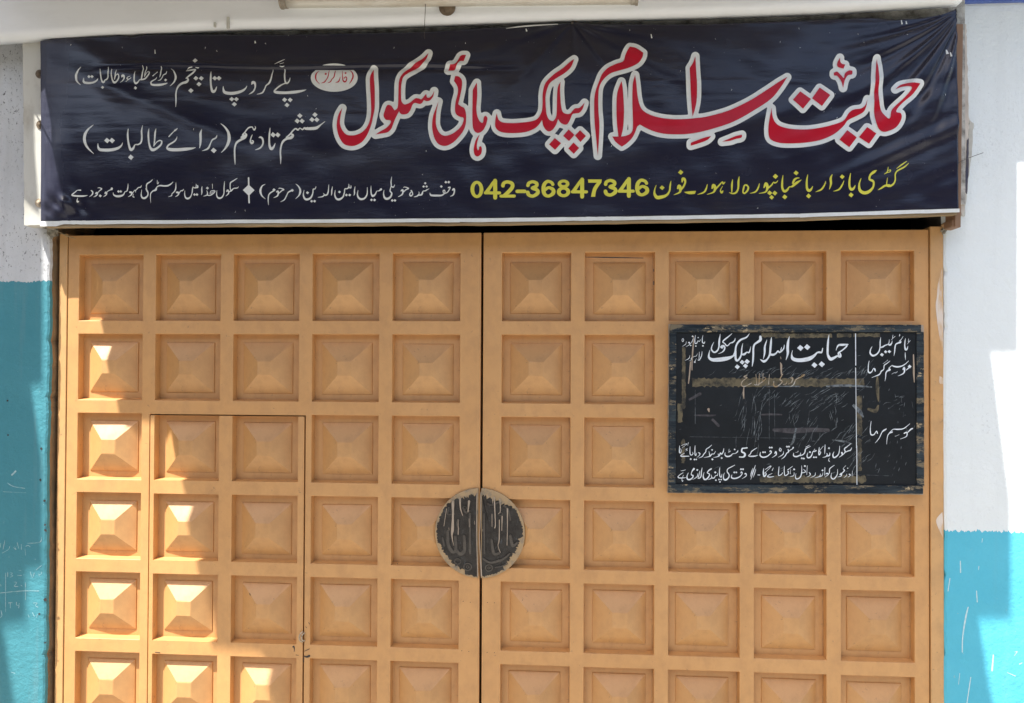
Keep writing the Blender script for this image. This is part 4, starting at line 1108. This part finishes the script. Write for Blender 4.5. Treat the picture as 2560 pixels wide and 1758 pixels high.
# latch ears of the wicket
bm = bmesh.new()
for k, (cx, rr) in enumerate(((756.5, 11), (761, 9))):
    c = pix(cx, 1594, -.012)
    pts = [(c.x - math.cos(a) * rr / 690 * .75, -.003 - .012 * math.sin((a + 1.57) / 3.14 * math.pi), c.z + math.sin(a) * rr / 690 * 1.15) for a in np.linspace(-1.5, 1.5, 9)]
    tube(bm, pts, .0028, 6)
from_bm('latch_ring', bm, M['steel'], LL, True)
print_mesh('paint_chip', CHIPS_L, M['chip'], LL, plane_surf(-.0012), .0006)['kind'] = 'stuff'
RL = empty('gate_leaf', (x_leaf1, .02, z_bot)); bpy.context.view_layer.update()
tag(RL, 'right ochre steel gate leaf of square pyramid panels behind the notice board', 'gate')
holes = [(XR + c * P, XR + c * P + WO, hz(r) - HO, hz(r)) for c in range(5) for r in range(6)]
from_bm('frame', lattice(x_seamR, x_leaf1, z_bot, z_top, holes), M['gate'], RL)
for h in holes: add_panel(RL, h[0], h[3])
print_mesh('paint_chip', CHIPS_R, M['chip'], RL, plane_surf(-.0002), .0006)['kind'] = 'stuff'

# embossed half-disc pull plates
def half_disc(side, parent):
    cx, cy = (1198.5, 1333) if side < 0 else (1200.5, 1333)
    xe = 1195.5 if side < 0 else 1202.5
    c = pix(cx, cy, -.006); R_ = 112 / 690; xe = pix(xe, cy, -.006).x
    a0 = math.acos(abs(xe - c.x) / R_)
    n = 48; out = []
    for k in range(n + 1):
        a = -a0 + 2 * a0 * k / n
        out.append((c.x + side * R_ * math.cos(a), c.z + R_ * math.sin(a)))
    bm = bmesh.new(); bar(bm, [(x, z) for x, z in out], 0, .006, -.007)
    bmesh.ops.recalc_face_normals(bm, faces=bm.faces)
    es = [e for e in bm.edges if all(v.co.y < -.006 for v in e.verts)]
    bmesh.ops.bevel(bm, geom=es, offset=.0016, segments=2, affect='EDGES', profile=.5)
    pl = from_bm('pull_plate', bm, M['plate_rim'], parent)
    pl['label'] = 'half round embossed plate'
    # dark centre with a ragged paint edge
    rnd = random.Random(side + 5); poly = []
    n = 130
    for k in range(n + 1):
        a = -a0 + 2 * a0 * k / n
        t = math.degrees(a)
        if side < 0: w = 6 + (16 if t > 40 else 0) * min(1, (t - 40) / 25 if t > 40 else 0) + (9 if -70 < t < -15 else 0)
        else: w = 7 + (22 if t > 35 else 0) * min(1, (t - 35) / 20 if t > 35 else 0) + (12 if -55 < t < -5 else 0)
        w = w * .72 + rnd.uniform(-1, 1) * (1.2 + w * .16)
        r = R_ - w / 690
        x = c.x + side * r * math.cos(a) * .995
        x = min(x, xe - .0035) if side < 0 else max(x, xe + .0035)
        poly.append((x, c.z + r * math.sin(a)))
    bm = bmesh.new(); vs = [bm.verts.new((x, -.0076, z)) for x, z in poly]
    ct = bm.verts.new((c.x + side * .04, -.0076, c.z))
    for k in range(len(vs)): bm.faces.new((ct, vs[k], vs[(k + 1) % len(vs)]))
    bm.normal_update()
    for f in bm.faces:
        if f.normal.y > 0: f.normal_flip()
    from_bm('worn_face', bm, M['plate_metal'], pl)
    # raised calligraphy and rosettes
    emb, rings, drips = (EMBOSS_L, RINGS_L, DISC_DRIPS_L) if side < 0 else (EMBOSS_R, RINGS_R, DISC_DRIPS_R)
    P_, T_ = union_tris(faces_of([(DISC, emb + '\n' + '\n'.join(rings))]))
    bm = bmesh.new(); W = plane_surf(-.0082)(P_); vs = [bm.verts.new(w) for w in W]
    for t in T_:
        try: bm.faces.new([vs[i] for i in t])
        except ValueError: pass
    bm.normal_update()
    r_ = bmesh.ops.extrude_face_region(bm, geom=list(bm.faces))
    for v in [v for v in r_['geom'] if isinstance(v, bmesh.types.BMVert)]: v.co.y -= .0030
    bmesh.ops.recalc_face_normals(bm, faces=bm.faces)
    es = [e for e in bm.edges if all(v.co.y < -.0105 for v in e.verts) and len(e.link_faces) == 2 and e.calc_face_angle(0) > .6]
    bmesh.ops.bevel(bm, geom=es, offset=.0011, segments=1, affect='EDGES', clamp_overlap=True)
    from_bm('embossed_lettering', bm, M['emboss'], pl)
    print_mesh('paint_drip', thin([(DISC, drips)], .75), M['tan_drip'], pl, plane_surf(-.0118), .0006)['kind'] = 'stuff'
half_disc(-1, LL); half_disc(1, RL)

# ---------------------------------------------------------------- notice board on the right leaf
NB = empty('notice_board', tuple(pix(1990, 1022, -.03))); bpy.context.view_layer.update()
tag(NB, 'worn black notice board with white Urdu sign writing fixed to the right gate leaf', 'notice board')
def quadbar(name, px, Y, th, m, parent, bev=.001, rag=0):
    q = pixn(px, Y); bm = bmesh.new()
    if rag:
        out = []
        for i in range(len(q)):
            a, b = q[i], q[(i + 1) % len(q)]; L_ = np.hypot(*(b - a)); n = max(2, int(L_ / .012))
            for k in range(n): out.append(a + (b - a) * k / n + np.random.uniform(-rag, rag, 2))
        q = out
    bar(bm, [tuple(a) for a in q], 0, th, Y)
    if bev:
        es = [e for e in bm.edges if all(v.co.y < Y + 1e-5 for v in e.verts)]
        bmesh.ops.bevel(bm, geom=es, offset=bev, segments=1, affect='EDGES')
    return from_bm(name, bm, m, parent)
YBD = -.020
quadbar('backing', [(1669, 1233), (2309, 1237), (2309, 813), (1672, 811)], YBD + .004, .014, M['tan_drip'], NB, 0, .0012)
quadbar('board_face', [(1688, 1211), (2293, 1214), (2292, 830), (1690, 829)], YBD, .004, M['board'], NB, 0)
quadbar('rim', [(1674, 831), (2303, 830), (2303, 812), (1677, 811)], YBD - .007, .012, M['rim'], NB, .001, .0006)
quadbar('rim', [(1671, 1232), (2308, 1235), (2308, 1215), (1671, 1211)], YBD - .007, .012, M['rim'], NB, .001, .0008)
quadbar('rim', [(1671, 1210.5), (1689, 1210.5), (1691, 831.5), (1674, 831.5)], YBD - .005, .010, M['rim'], NB, .001, .0006)
quadbar('rim', [(2292, 1214.5), (2311, 1214.5), (2310, 830.5), (2292, 830.5)], YBD - .005, .010, M['rim'], NB, .001, .0006)
bs = plane_surf(YBD)
def ragged(x0, y0, x1, y1, rag=2.5, step=5):
    pts = []
    for a, b in (((x0, y0), (x1, y0)), ((x1, y0), (x1, y1)), ((x1, y1), (x0, y1)), ((x0, y1), (x0, y0))):
        n = max(2, int(math.hypot(b[0] - a[0], b[1] - a[1]) / step))
        for k in range(n): pts.append((a[0] + (b[0] - a[0]) * k / n + random.uniform(-rag, rag) * .6, a[1] + (b[1] - a[1]) * k / n + random.uniform(-rag, rag)))
    return pts
tapes = [ragged(1731, 946, 2160, 967), ragged(1705, 868, 1714, 1022, 2), ragged(1903, 833, 1938, 843, 1.5), ragged(1938, 834, 2080, 845, 1.5), ragged(2092, 834, 2128, 843, 1.5), ragged(2133, 834, 2200, 842, 1.5),
         ragged(2141, 990, 2155, 1088, 2), ragged(1694, 1009, 1706, 1056, 2), ragged(1900, 1190, 2165, 1207, 3), ragged(2143, 1098, 2154, 1180, 3), ragged(1704, 1100, 1712, 1160, 3)]
print_mesh('tape_residue', None, M['tape'], NB, bs, .0004, 30, tapes)['kind'] = 'stuff'
grey = [((0, 0, 1), 'S 1935,1075,8 1980,1077,13 2030,1075,11 2070,1076,9\nS 1900,1037,3 1930,1036,5 1955,1037,3\nS 1735,1038,3 1770,1039,5 1790,1038,3\nS 1722,1000,5 1750,985,8\nS 1780,1048,6 1796,1064,7')]
# scratches and scrapes: clusters of thin strokes
def scr(n, cx, cy, sx, sy, ang, la, lb, w):
    r = []
    for _ in range(n):
        x, y = random.gauss(cx, sx), random.gauss(cy, sy); a = math.radians(ang + random.gauss(0, 9)); l = random.uniform(la, lb)
        dx, dy = math.cos(a) * l / 2, -math.sin(a) * l / 2
        x = min(max(x, 1700), 2285); y = min(max(y, 836), 1205)
        b = random.gauss(0, l * .06)
        r.append('S %.1f,%.1f,%.1f %.1f,%.1f,%.1f %.1f,%.1f,%.1f' % (x - dx, y - dy, .3, x + b, y + b, random.uniform(.5, 1.0) * w, x + dx, y + dy, .3))
    return r
st = scr(43, 2040, 933, 75, 6, 32, 8, 30, 1.3) + scr(21, 1905, 932, 40, 6, 40, 8, 24, 1.3) + scr(16, 2150, 932, 14, 10, 60, 8, 26, 1.6) \
   + scr(12, 1858, 1040, 8, 34, 78, 20, 70, 1.3) + scr(11, 1885, 1050, 6, 36, 80, 20, 80, 1.4) + scr(14, 1925, 985, 14, 10, 45, 8, 24, 1.3) \
   + scr(16, 1975, 1005, 16, 10, 45, 10, 26, 1.5) + scr(26, 2070, 993, 30, 14, 38, 12, 46, 1.6) + scr(8, 1982, 1040, 8, 20, 72, 14, 40, 1.2) \
   + scr(12, 2025, 1080, 14, 22, 62, 16, 52, 1.3) + scr(24, 2120, 1095, 26, 14, 42, 10, 36, 1.9) + scr(11, 2085, 1040, 6, 24, 88, 8, 26, 1.4) \
   + scr(21, 2148, 1140, 14, 22, 50, 10, 30, 1.7) + scr(8, 2240, 1010, 10, 16, 25, 8, 24, 1.6) + scr(6, 2262, 1030, 10, 30, 90, 8, 20, 1.6) \
   + scr(24, 1985, 1000, 150, 90, 10, 3, 10, 1.2) + scr(16, 2215, 1060, 40, 80, 70, 4, 12, 1.6) + scr(13, 2230, 1150, 30, 26, 70, 5, 14, 1.8) \
   + scr(12, 1990, 1180, 120, 10, 20, 6, 20, 1.4) + ['S 1895,1100,2 1905,1010,.8 1926,980,1', 'S 1930,990,.8 1905,1020,1.1 1886,1085,.8', 'S 1923,972,.8 1923,1100,.5', 'S 1936,985,.8 1937,1098,.5', 'S 1738,975,.6 1738,1060,1.2', 'S 1725,1092,.5 2000,1096,.5', 'S 2120,1186,.4 2230,1190,.6', 'S 1990,1070,4 1984,1100,6 1976,1115,3', 'S 2132,1012,6 2150,1030,10 2158,1044,3', 'S 2065,966,4 2120,964,6 2180,968,3', 'S 1905,966,1.5 1990,966,3 2000,966,1', 'S 2080,1100,2 2110,1104,5 2130,1110,2']
print_mesh('scratch', [((0, 0, 1), '\n'.join(st))], M['scratch'], NB, bs, .0008)['kind'] = 'stuff'
print_mesh('grey_smudge', grey, M['board_smudge'], NB, bs, .0006, 30)['kind'] = 'stuff'
print_mesh('sign_writing', thin(BOARD, .86), M['board_white'], NB, bs, .0014)
print_mesh('faded_writing', thin(FADED, 1.35), M['faded'], NB, bs, .0024)
print_mesh('tape_residue', [((1820, 920, 4.557), 'S 1700,90,14 1700,200,40 1705,300,34 1715,380,12\nS 1600,470,30 1680,490,44 1710,430,20')], M['tape'], NB, bs, .0011)['kind'] = 'stuff'
print_mesh('paint_drip', DRIPS_BOARD, M['tan_drip'], NB, bs, .0020)['kind'] = 'stuff'

# ---------------------------------------------------------------- banner
YB = -.140
def fold(q):
    """relief of the vinyl in metres, towards the street, for photo points q"""
    x, y = q[:, 0], q[:, 1]; h = np.zeros(len(q))
    top = np.interp(x, [102, 270, 700, 1050, 1240, 1430, 1750, 2050, 2300, 2390], [100, 95, 88, 80, 68, 57, 62, 50, 40, 25])
    tt = np.clip((y - top) / 455, 0, 1)
    # bellying sheet
    h += .006 * np.sin(np.pi * tt) * (1 + .4 * np.sin(x / 260.))
    # corner fan, top right
    dx, dy = 2405 - x, y - 20; r = np.hypot(dx, dy) + 1e-6; th = np.degrees(np.arctan2(dy, dx))
    env = np.exp(-((r - 170) / 170) ** 2)
    h += .0036 * env * np.sin(th * .40 + r / 60) * np.clip((th - 8) / 18, 0, 1)
    h += .0009 * env * np.sin(th * .95 + r / 45)
    # slanting drags on the right third
    u = (x * .40 + y * .92); v = (x * .92 - y * .40)
    e2 = np.exp(-((x - 2260) / 210) ** 2) * np.exp(-((y - 330) / 130) ** 2)
    h += .0022 * e2 * (np.sin(u / 11.5) + .6 * np.sin(u / 7.1 + 2))
    h += .0030 * np.exp(-((y - (300 - (x - 1900) * .30)) / 26) ** 2) * np.exp(-((x - 2000) / 320) ** 2)
    # rays from the nail
    dx, dy = x - 1430, y - 55; r = np.hypot(dx, dy) + 1e-6; th = np.degrees(np.arctan2(dx, dy))
    for a, w, k in ((-42, 5, 150), (38, 4, 170), (63, 4, 260), (-72, 5, 230), (80, 4, 300), (4, 7, 90)):
        h += .0052 * np.exp(-((th - a) / w) ** 2) * np.exp(-r / k)
    # long drag from the upper left corner
    h += .0042 * np.exp(-((y - (120 + (x - 170) * .38 - np.clip(x - 600, 0, 1e4) * .26)) / 34) ** 2) * np.exp(-((x - 480) / 380) ** 2)
    h -= .0028 * np.exp(-((y - (175 + (x - 170) * .42 - np.clip(x - 600, 0, 1e4) * .30)) / 20) ** 2) * np.exp(-((x - 450) / 300) ** 2)
    # horizontal packing creases
    yc = 172 - .003 * x + 3 * np.sin(x / 90)
    cre = np.clip((x - 230) / 120, 0, 1) * np.clip((1330 - x) / 200, 0, 1)
    h += cre * .0034 * np.exp(-((y - yc + 6) / 7) ** 2) - cre * .0030 * np.exp(-((y - yc - 5) / 6) ** 2)
    for yy, k in ((208, .0005), (245, -.0004), (285, .0006), (322, -.0004), (360, .0004)):
        h += k * np.exp(-((y - yy - 4 * np.sin(x / 170 + yy)) / 5) ** 2) * (.5 + .5 * np.sin(x / 230. + yy))
    # crumples, bottom left
    e3 = np.exp(-((x - 160) / 50) ** 2 - ((y - 530) / 34) ** 2)
    h += e3 * (.010 * np.sin((x + .5 * y) / 13.) + .005 * np.sin((x - y) / 8.))
    h += .0012 * np.sin(x / 21. + y / 60.) * np.exp(-((x - 130) / 40) ** 2)
    # general unrest
    h += .0011 * np.sin(x / 47. + 1.7 * np.sin(y / 60.)) * np.sin(y / 31. + np.sin(x / 110.)) + .0006 * np.sin(x / 17. - y / 23.) * np.sin(y / 90. + x / 200.)
    # pinned along the edges
    h *= 1.5
    h += .016 * np.exp(-((x - 150) / 34) ** 2) * np.exp(-((y - 470) / 150) ** 2)
    h *= np.clip((y - top) / 10, 0, 1) ** .5 * np.clip((550 - y) / 45, .06, 1) * np.clip((x - 96) / 22, .1, 1)
    return h
def banner_surf(q):
    h = fold(np.asarray(q, float)); r = pixn(q, YB)
    return np.stack([r[:, 0], YB - h, r[:, 1]], 1)
def hem_y(x): return float(np.interp(x, [100, 700, 1200, 1600, 2000, 2398], [553, 549.5, 546.5, 541.5, 535, 522]))
BN = empty('banner', tuple(pix(1250, 310, YB))); bpy.context.view_layer.update()
tag(BN, 'long navy vinyl school banner with red and white Urdu title and yellow phone number', 'banner')
nx, ny = 620, 130
us = np.linspace(0, 1, nx); vs_ = np.linspace(0, 1, ny)
TOPX = [101, 130, 270, 300, 330, 360, 700, 1050, 1230, 1300, 1400, 1430, 1480, 1750, 2000, 2180, 2240, 2300, 2360, 2391]
TOPY = [103, 97, 91, 88, 93, 87, 87, 80, 70, 68, 59, 56, 61, 61, 52, 44, 50, 46, 36, 22]
q = np.zeros((nx, ny, 2))
for i, u in enumerate(us):
    for_top = 101 + (2391 - 101) * u; xb = 102 + (2397 - 102) * u
    yt = np.interp(for_top, TOPX, TOPY); yb = hem_y(xb)
    side = 2.5 * np.sin(vs_ * math.pi) * (1 if u < .5 else -1) * abs(u - .5) * 2
    q[i, :, 0] = for_top + (xb - for_top) * vs_ + side
    q[i, :, 1] = yt + (yb - yt) * vs_
W = banner_surf(q.reshape(-1, 2))
me = bpy.data.meshes.new('vinyl_sheet')
idx = np.arange(nx * ny).reshape(nx, ny)
F = np.stack([idx[:-1, :-1], idx[:-1, 1:], idx[1:, 1:], idx[1:, :-1]], -1).reshape(-1, 4)
me.from_pydata(W.tolist(), [], F.tolist()); me.update(); me.shade_smooth()
sheet = link('vinyl_sheet', me, M['vinyl'], BN)
sol = sheet.modifiers.new('t', 'SOLIDIFY'); sol.thickness = .0006; sol.offset = 1 if me.polygons[0].normal.y > 0 else -1
# white hem along the bottom with a torn stretch on the left, then the batten
hem = []
for a, b in ((150, 214), (214, 700), (700, 1150), (1150, 1460), (1460, 1530), (1530, 2000), (2000, 2399)):
    f = hem_y
    xs = np.linspace(a, b, 12); hem.append([(x, f(x) - .5 + random.uniform(-.4, .4)) for x in xs] + [(x, f(x) + 8.5 + random.uniform(-.5, .8)) for x in xs[::-1]])
hem.append([(100, 553), (150, 553), (158, 561), (140, 566), (100, 566)])
def hem_surf(q):
    r = pixn(q, YB - .002); return np.stack([r[:, 0], np.full(len(r), YB - .002), r[:, 1]], 1)
print_mesh('white_hem', None, M['white_print'], BN, hem_surf, .0002, 40, hem)
tp = faces_of(TITLE)
outline_mesh('title_outline', tp, 10.6, M['white_print'], BN, banner_surf, .0010)
print_mesh('title_letters', None, M['red_print'], BN, banner_surf, .0024, 9, tp)
print_mesh('subtitle_letters', SIDE, M['white_print'], BN, banner_surf, .0008, 9)
print_mesh('address_letters', ADDR, M['yellow_print'], BN, banner_surf, .0008, 9)
print_mesh('phone_number', PHONE, M['yellow_print'], BN, banner_surf, .0008, 9)
ea = [(837 + 58.5 * math.cos(a), 196.5 + 35 * math.sin(a)) for a in np.linspace(0, 2 * math.pi, 121)[:-1]]
el = [[p for p in ea if p[1] > 175.5], [p for p in ea if p[1] < 166.5]]
el = [sorted(el[0], key=lambda p: math.atan2(p[1] - 196.5, p[0] - 837) % (2 * math.pi) if p[0] > 837 or p[1] > 196 else math.atan2(p[1] - 196.5, p[0] - 837) % (2 * math.pi)), sorted(el[1])]
el[0] = [p for p in ea if p[1] > 175.5 and p[0] > 837 and p[1] < 196.5] + [p for p in ea if p[1] >= 196.5] + [p for p in ea if 175.5 < p[1] < 196.5 and p[0] < 837]
P_, T_ = union_tris(el)
print_mesh('badge', None, M['white_print'], BN, banner_surf, .0008, 6, el)
print_mesh('badge_letters', BADGE, M['red_print'], BN, banner_surf, .0015, 9)
# specks of bare backing where the print has flaked
fl = []
for _ in range(34):
    x, y = random.uniform(130, 2370), random.uniform(105, 545)
    if random.random() < .5: y = random.uniform(70, 130)
    l = random.uniform(1, 5); fl.append('S %.1f,%.1f,.4 %.1f,%.1f,%.1f %.1f,%.1f,.3' % (x, y, x + random.uniform(-1, 1), y + l / 2, random.uniform(.6, 1.6), x + random.uniform(-2, 2), y + l))
fl += ['S 1265,72,1 1310,66,3 1395,61,2', 'S 2252,52,2 2254,62,4', 'S 2264,54,2 2265,62,4', 'S 2365,125,3 2367,137,6', 'S 2373,133,2 2374,145,4', 'S 1627,88,2 1629,98,3', 'S 389,126,1.5 390,136,2.5', 'S 638,103,2 639,109,4', 'S 1315,72,2 1317,79,4']
print_mesh('flaked_speck', [((0, 0, 1), '\n'.join(fl))], M['white_print'], BN, banner_surf, .0016)['kind'] = 'stuff'

# batten under the hem, side posts and brackets
bt = empty('banner_batten', tuple(pix(1250, 565, -.12))); bpy.context.view_layer.update()
tag(bt, 'thin weathered wooden batten along the lower edge of the banner', 'batten')
def longbar(name, xa, ya, xb, yb, h, Y, th, m, parent, wob=.8, n=60):
    xs = np.linspace(xa, xb, n); ys = np.array([hem_y(x) + 9 for x in xs])
    px = [(x, y + random.uniform(-wob, wob) * .4) for x, y in zip(xs, ys)] + [(x, y + h + random.uniform(-wob, wob)) for x, y in zip(xs[::-1], ys[::-1])]
    q = pixn(px, Y); bm = bmesh.new(); N = len(q)
    a = [bm.verts.new((p[0], Y, p[1])) for p in q]; b = [bm.verts.new((p[0], Y + th, p[1])) for p in q]
    for i in range(n - 1):
        bm.faces.new((a[i], a[i + 1], a[N - 2 - i], a[N - 1 - i])); bm.faces.new((b[i + 1], b[i], b[N - 1 - i], b[N - 2 - i]))
    for i in range(N): bm.faces.new((a[i], b[i], b[(i + 1) % N], a[(i + 1) % N]))
    bmesh.ops.recalc_face_normals(bm, faces=bm.faces); return from_bm(name, bm, m, parent)
longbar('batten', 112, 562, 2393, 533, 5.5, -.136, .030, M['wood'], bt)
rp = empty('banner_side_post', tuple(pix(2398, 300, -.12))); bpy.context.view_layer.update()
tag(rp, 'narrow brown wooden upright behind the right edge of the banner', 'post')
quadbar('upright', [(2388, 566), (2402, 568), (2405, 300), (2408, 60), (2388, 60)], -.122, .07, M['brown'], rp, .001)
quadbar('bracket', [(2381, 566), (2389, 567), (2389, 548), (2381, 549)], -.112, .06, M['brown'], rp, .001)
for px, py in ((2400, 297), (2399, 235), (2399, 257), (2399, 275), (2388, 382)):
    c = pix(px, py, -.1185); bm = bmesh.new(); bmesh.ops.create_uvsphere(bm, u_segments=10, v_segments=6, radius=.0032, matrix=Matrix.Translation(c) @ Matrix.Diagonal((1, .5, 1, 1)))
    from_bm('nail_head', bm, M['steel'], rp, True)
ps = empty('torn_poster', tuple(pix(2418, 300, -.06))); bpy.context.view_layer.update()
tag(ps, 'torn strip of old pasted paper hanging beside the right end of the banner', 'poster')
quadbar('paper_strip', [(2403, 538), (2412, 524), (2419, 440), (2423, 300), (2416, 60), (2403, 60)], -.075, .045, M['rag'], ps, 0, .002)
quadbar('dark_strip', [(2412, 480), (2418, 485), (2422, 420), (2422, 345), (2418, 350)], -.078, .002, M['rag_dark'], ps, 0, .001)
quadbar('pale_strip', [(2403, 538), (2411, 540), (2428, 400), (2434, 310), (2424, 300), (2419, 430)], -.030, .012, M['plate'], ps, 0, .002)
# left weathered board with three rusty bolts
lb = empty('edge_board', tuple(pix(80, 340, -.11))); bpy.context.view_layer.update()
tag(lb, 'weathered off-white upright board with three rusty bolts left of the banner', 'board')
quadbar('plank', [(60, 565), (132, 563), (136, 98), (56, 98)], -.112, .05, M['plate'], lb, .0015, .0012)
for px, py, mm in ((99, 185, 'bulb'), (101, 312, 'bulb'), (97.5, 507, 'steel')):
    c = pix(px, py, -.1135); bm = bmesh.new()
    bmesh.ops.create_cone(bm, cap_ends=True, segments=18, radius1=.0165, radius2=.0150, depth=.004, matrix=Matrix.Translation(c) @ Matrix.Rotation(math.radians(90), 4, 'X'))
    bmesh.ops.create_uvsphere(bm, u_segments=12, v_segments=8, radius=.0075, matrix=Matrix.Translation(c + Vector((0, -.003, 0))) @ Matrix.Diagonal((1, .6, 1, 1)))
    from_bm('bolt', bm, M[mm], lb)
# crumbled cement lump at the banner's lower left end and above the right post
def lump(name, px, py, Y, rx, ry, rz, m, parent, seed):
    bm = bmesh.new(); bmesh.ops.create_icosphere(bm, subdivisions=3, radius=1)
    rnd = random.Random(seed)
    for v in bm.verts:
        k = 1 + .28 * math.sin(v.co.x * 5 + seed) * math.cos(v.co.z * 6) + rnd.uniform(-.16, .16)
        v.co = Vector((v.co.x * rx * k, v.co.y * ry * k, v.co.z * rz * k)) + pix(px, py, Y)
    return from_bm(name, bm, m, parent)
lump('cement_lump', 131, 577, -.03, .018, .02, .024, M['cement'], wl, 2)
lump('cement_lump', 124, 568, -.06, .026, .02, .008, M['cement'], wl, 4)
lump('cement_lump', 2358, 577, -.004, .010, .012, .016, M['cement'], wr, 5)
lump('cement_lump', 2370, 562, -.03, .018, .02, .012, M['brick_edge'], wr, 6)
lump('blue_patch', 2376, 562, -.062, .007, .012, .009, M['blue'], wr, 8)
# straw of wood hanging at the left end
bm = bmesh.new(); tube(bm, [pix(146, 580, -.05), pix(170, 591, -.05), pix(190, 597, -.05)], [.0016, .0022, .0008], 5)
tag(from_bm('wood_splinter', bm, M['wood'], None), 'thin wood splinter sticking out under the left end of the banner', 'splinter')

# ---------------------------------------------------------------- tube light, cables
tl = empty('tube_light', tuple(pix(1150, 5, -.21))); bpy.context.view_layer.update()
tag(tl, 'old grimy fluorescent tube light fixed to the white beam', 'light')
a, b = pix(716, 3, -.222), pix(1580, -7, -.222); rt = .0225
bm = bmesh.new(); tube(bm, [a + (b - a) * t for t in np.linspace(0, 1, 24)], rt, 20); from_bm('glass_tube', bm, M['tube'], tl, True)
for p, q_ in ((a, -1), (b, 1)):
    bm = bmesh.new(); d = (b - a).normalized() * q_
    tube(bm, [p - d * .003, p + d * .012], rt + .0025, 20); tube(bm, [p + d * .012, p + d * .020], rt + .0045, 20); from_bm('end_cap', bm, M['tin'], tl)
bm = bmesh.new(); bar(bm, [(a.x - .01, a.z - .004), (b.x + .01, b.z - .004), (b.x + .01, b.z + .06), (a.x - .01, a.z + .06)], 0, .030, -.200); from_bm('batten_housing', bm, M['plate'], tl)
bm = bmesh.new(); c = pix(1118, 18, -.188)
bmesh.ops.create_uvsphere(bm, u_segments=20, v_segments=12, radius=1, matrix=Matrix.Translation(c) @ Matrix.Diagonal((.029, .022, .029, 1)))
tag(from_bm('lamp_holder', bm, M['bulb'], None, True), 'round brown bakelite lamp holder peeping out below the tube light', 'lamp holder')
bm = bmesh.new(); tube(bm, [pix(1063, -12, -.23), pix(1063.5, 20, -.232), pix(1061.5, 60, -.22), pix(1061, 90, -.20), pix(1062, 97, -.20)], .0011, 6)
tag(from_bm('hanging_wire', bm, M['wire'], None), 'thin dark wire hanging down past the tube light over the banner top', 'wire')
bm = bmesh.new(); tube(bm, [pix(2388, 413, -.135), pix(2405, 402, -.14), pix(2430, 392, -.06), pix(2458, 382, -.02)], .0010, 6)
tag(from_bm('loose_wire', bm, M['wire'], None), 'short bent wire running from the banner edge to the right pier', 'wire')
c = pix(1430, 57, YB - .006); bm = bmesh.new(); bmesh.ops.create_uvsphere(bm, u_segments=10, v_segments=6, radius=.0055, matrix=Matrix.Translation(c))
tag(from_bm('nail', bm, M['wire'], None, True), 'dark nail pinning the top edge of the banner near its middle', 'nail')

# ---------------------------------------------------------------- what shades the gateway (above and across the street, out of frame)
def cast(px, py, Y, H):
    p = pix(px, py, Y); t = (H - p.z) / -SUN.z; return (p.x - SUN.x * t, p.y - SUN.y * t)
def sheet_over(name, pts, H, th, label, cat):
    q = [cast(x, y, Y, H) for x, y, Y in pts]
    tri = geometry.tessellate_polygon([[Vector((a, b, 0)) for a, b in q]])
    bm = bmesh.new(); lo = [bm.verts.new((a, b, H)) for a, b in q]; hi = [bm.verts.new((a, b, H + th)) for a, b in q]
    for t in tri: bm.faces.new([lo[i] for i in t]); bm.faces.new([hi[i] for i in t][::-1])
    for i in range(len(q)): j = (i + 1) % len(q); bm.faces.new((lo[i], lo[j], hi[j], hi[i]))
    bmesh.ops.recalc_face_normals(bm, faces=bm.faces)
    return tag(from_bm(name, bm, M['shade_cloth'], None), label, cat)
sheet_over('shade_sheet', [(-900, 239, -.14), (122, 239, -.14), (150, 400, -.14), (165, 470, -.14), (181, 555, -.14), (244, 773, 0), (259, 832, 0), (300, 1046, 0), (416, 1060, 0), (463, 1232, 0), (529, 1624, 0), (660, 1636, 0), (700, 1860, 0), (760, 2150, 0),
   (2560, 2150, 0), (2520, 1900, 0), (2480, 1758, 0), (2450, 1570, 0), (2531, 1568, 0), (2530, 1290, 0), (2480, 905, 0), (2547, 903, 0), (2546, 430, 0), (3200, 430, 0), (3200, -420, -.05), (-900, -420, -.05)], 3.05, .01,
   'unseen flat sheet cut to cast the stepped shade on the gateway, above the picture', 'shade_sheet')  # added shadow caster, outline projected back from the wanted shade edges
sheet_over('side_shade_sheet', [(-900, -400, YL), (40, -400, YL), (86, 300, -.112), (87, 380, -.112), (99, 540, -.112), (107, 600, YL), (106, 962, YL), (78, 968, YL), (106, 1170, YL), (107, 1424, YL), (68, 1432, YL), (66, 1558, YL), (9, 1572, YL), (36, 1760, YL), (70, 2050, YL), (-900, 2050, YL)], 3.6, .006,
   'unseen sheet cut to shape the shade on the left pier, above the picture', 'side_shade_sheet')  # second added shadow caster, cut to leave the lit strips on the pier
q1, q2 = Vector((*cast(100, 306, -.14, 2.9), 2.9)), Vector((*cast(172, 440, -.14, 2.9), 2.9)); dq = (q2 - q1)
bm = bmesh.new(); tube(bm, [q1 - dq * 1.2, q1, q2, q2 + dq * .4], .0028, 6)
tag(from_bm('overhead_cable', bm, M['wire'], None), 'thin black cable slung under the shade sheet above the left end of the banner', 'cable')
sb = box('left_light_blocker', M['far'], None, -6, -2.9, -8.3, -.4, 0, 3.4); tag(sb, 'low dark block added to hold back light from the left, outside the picture', 'building')  # added block, put in to darken the left by hiding sky
fb = box('street_building', M['far'], None, -14, 16, -12.5, -8.5, 0, 5.0); tag(fb, 'plain plastered house across the street, behind the viewer', 'building')
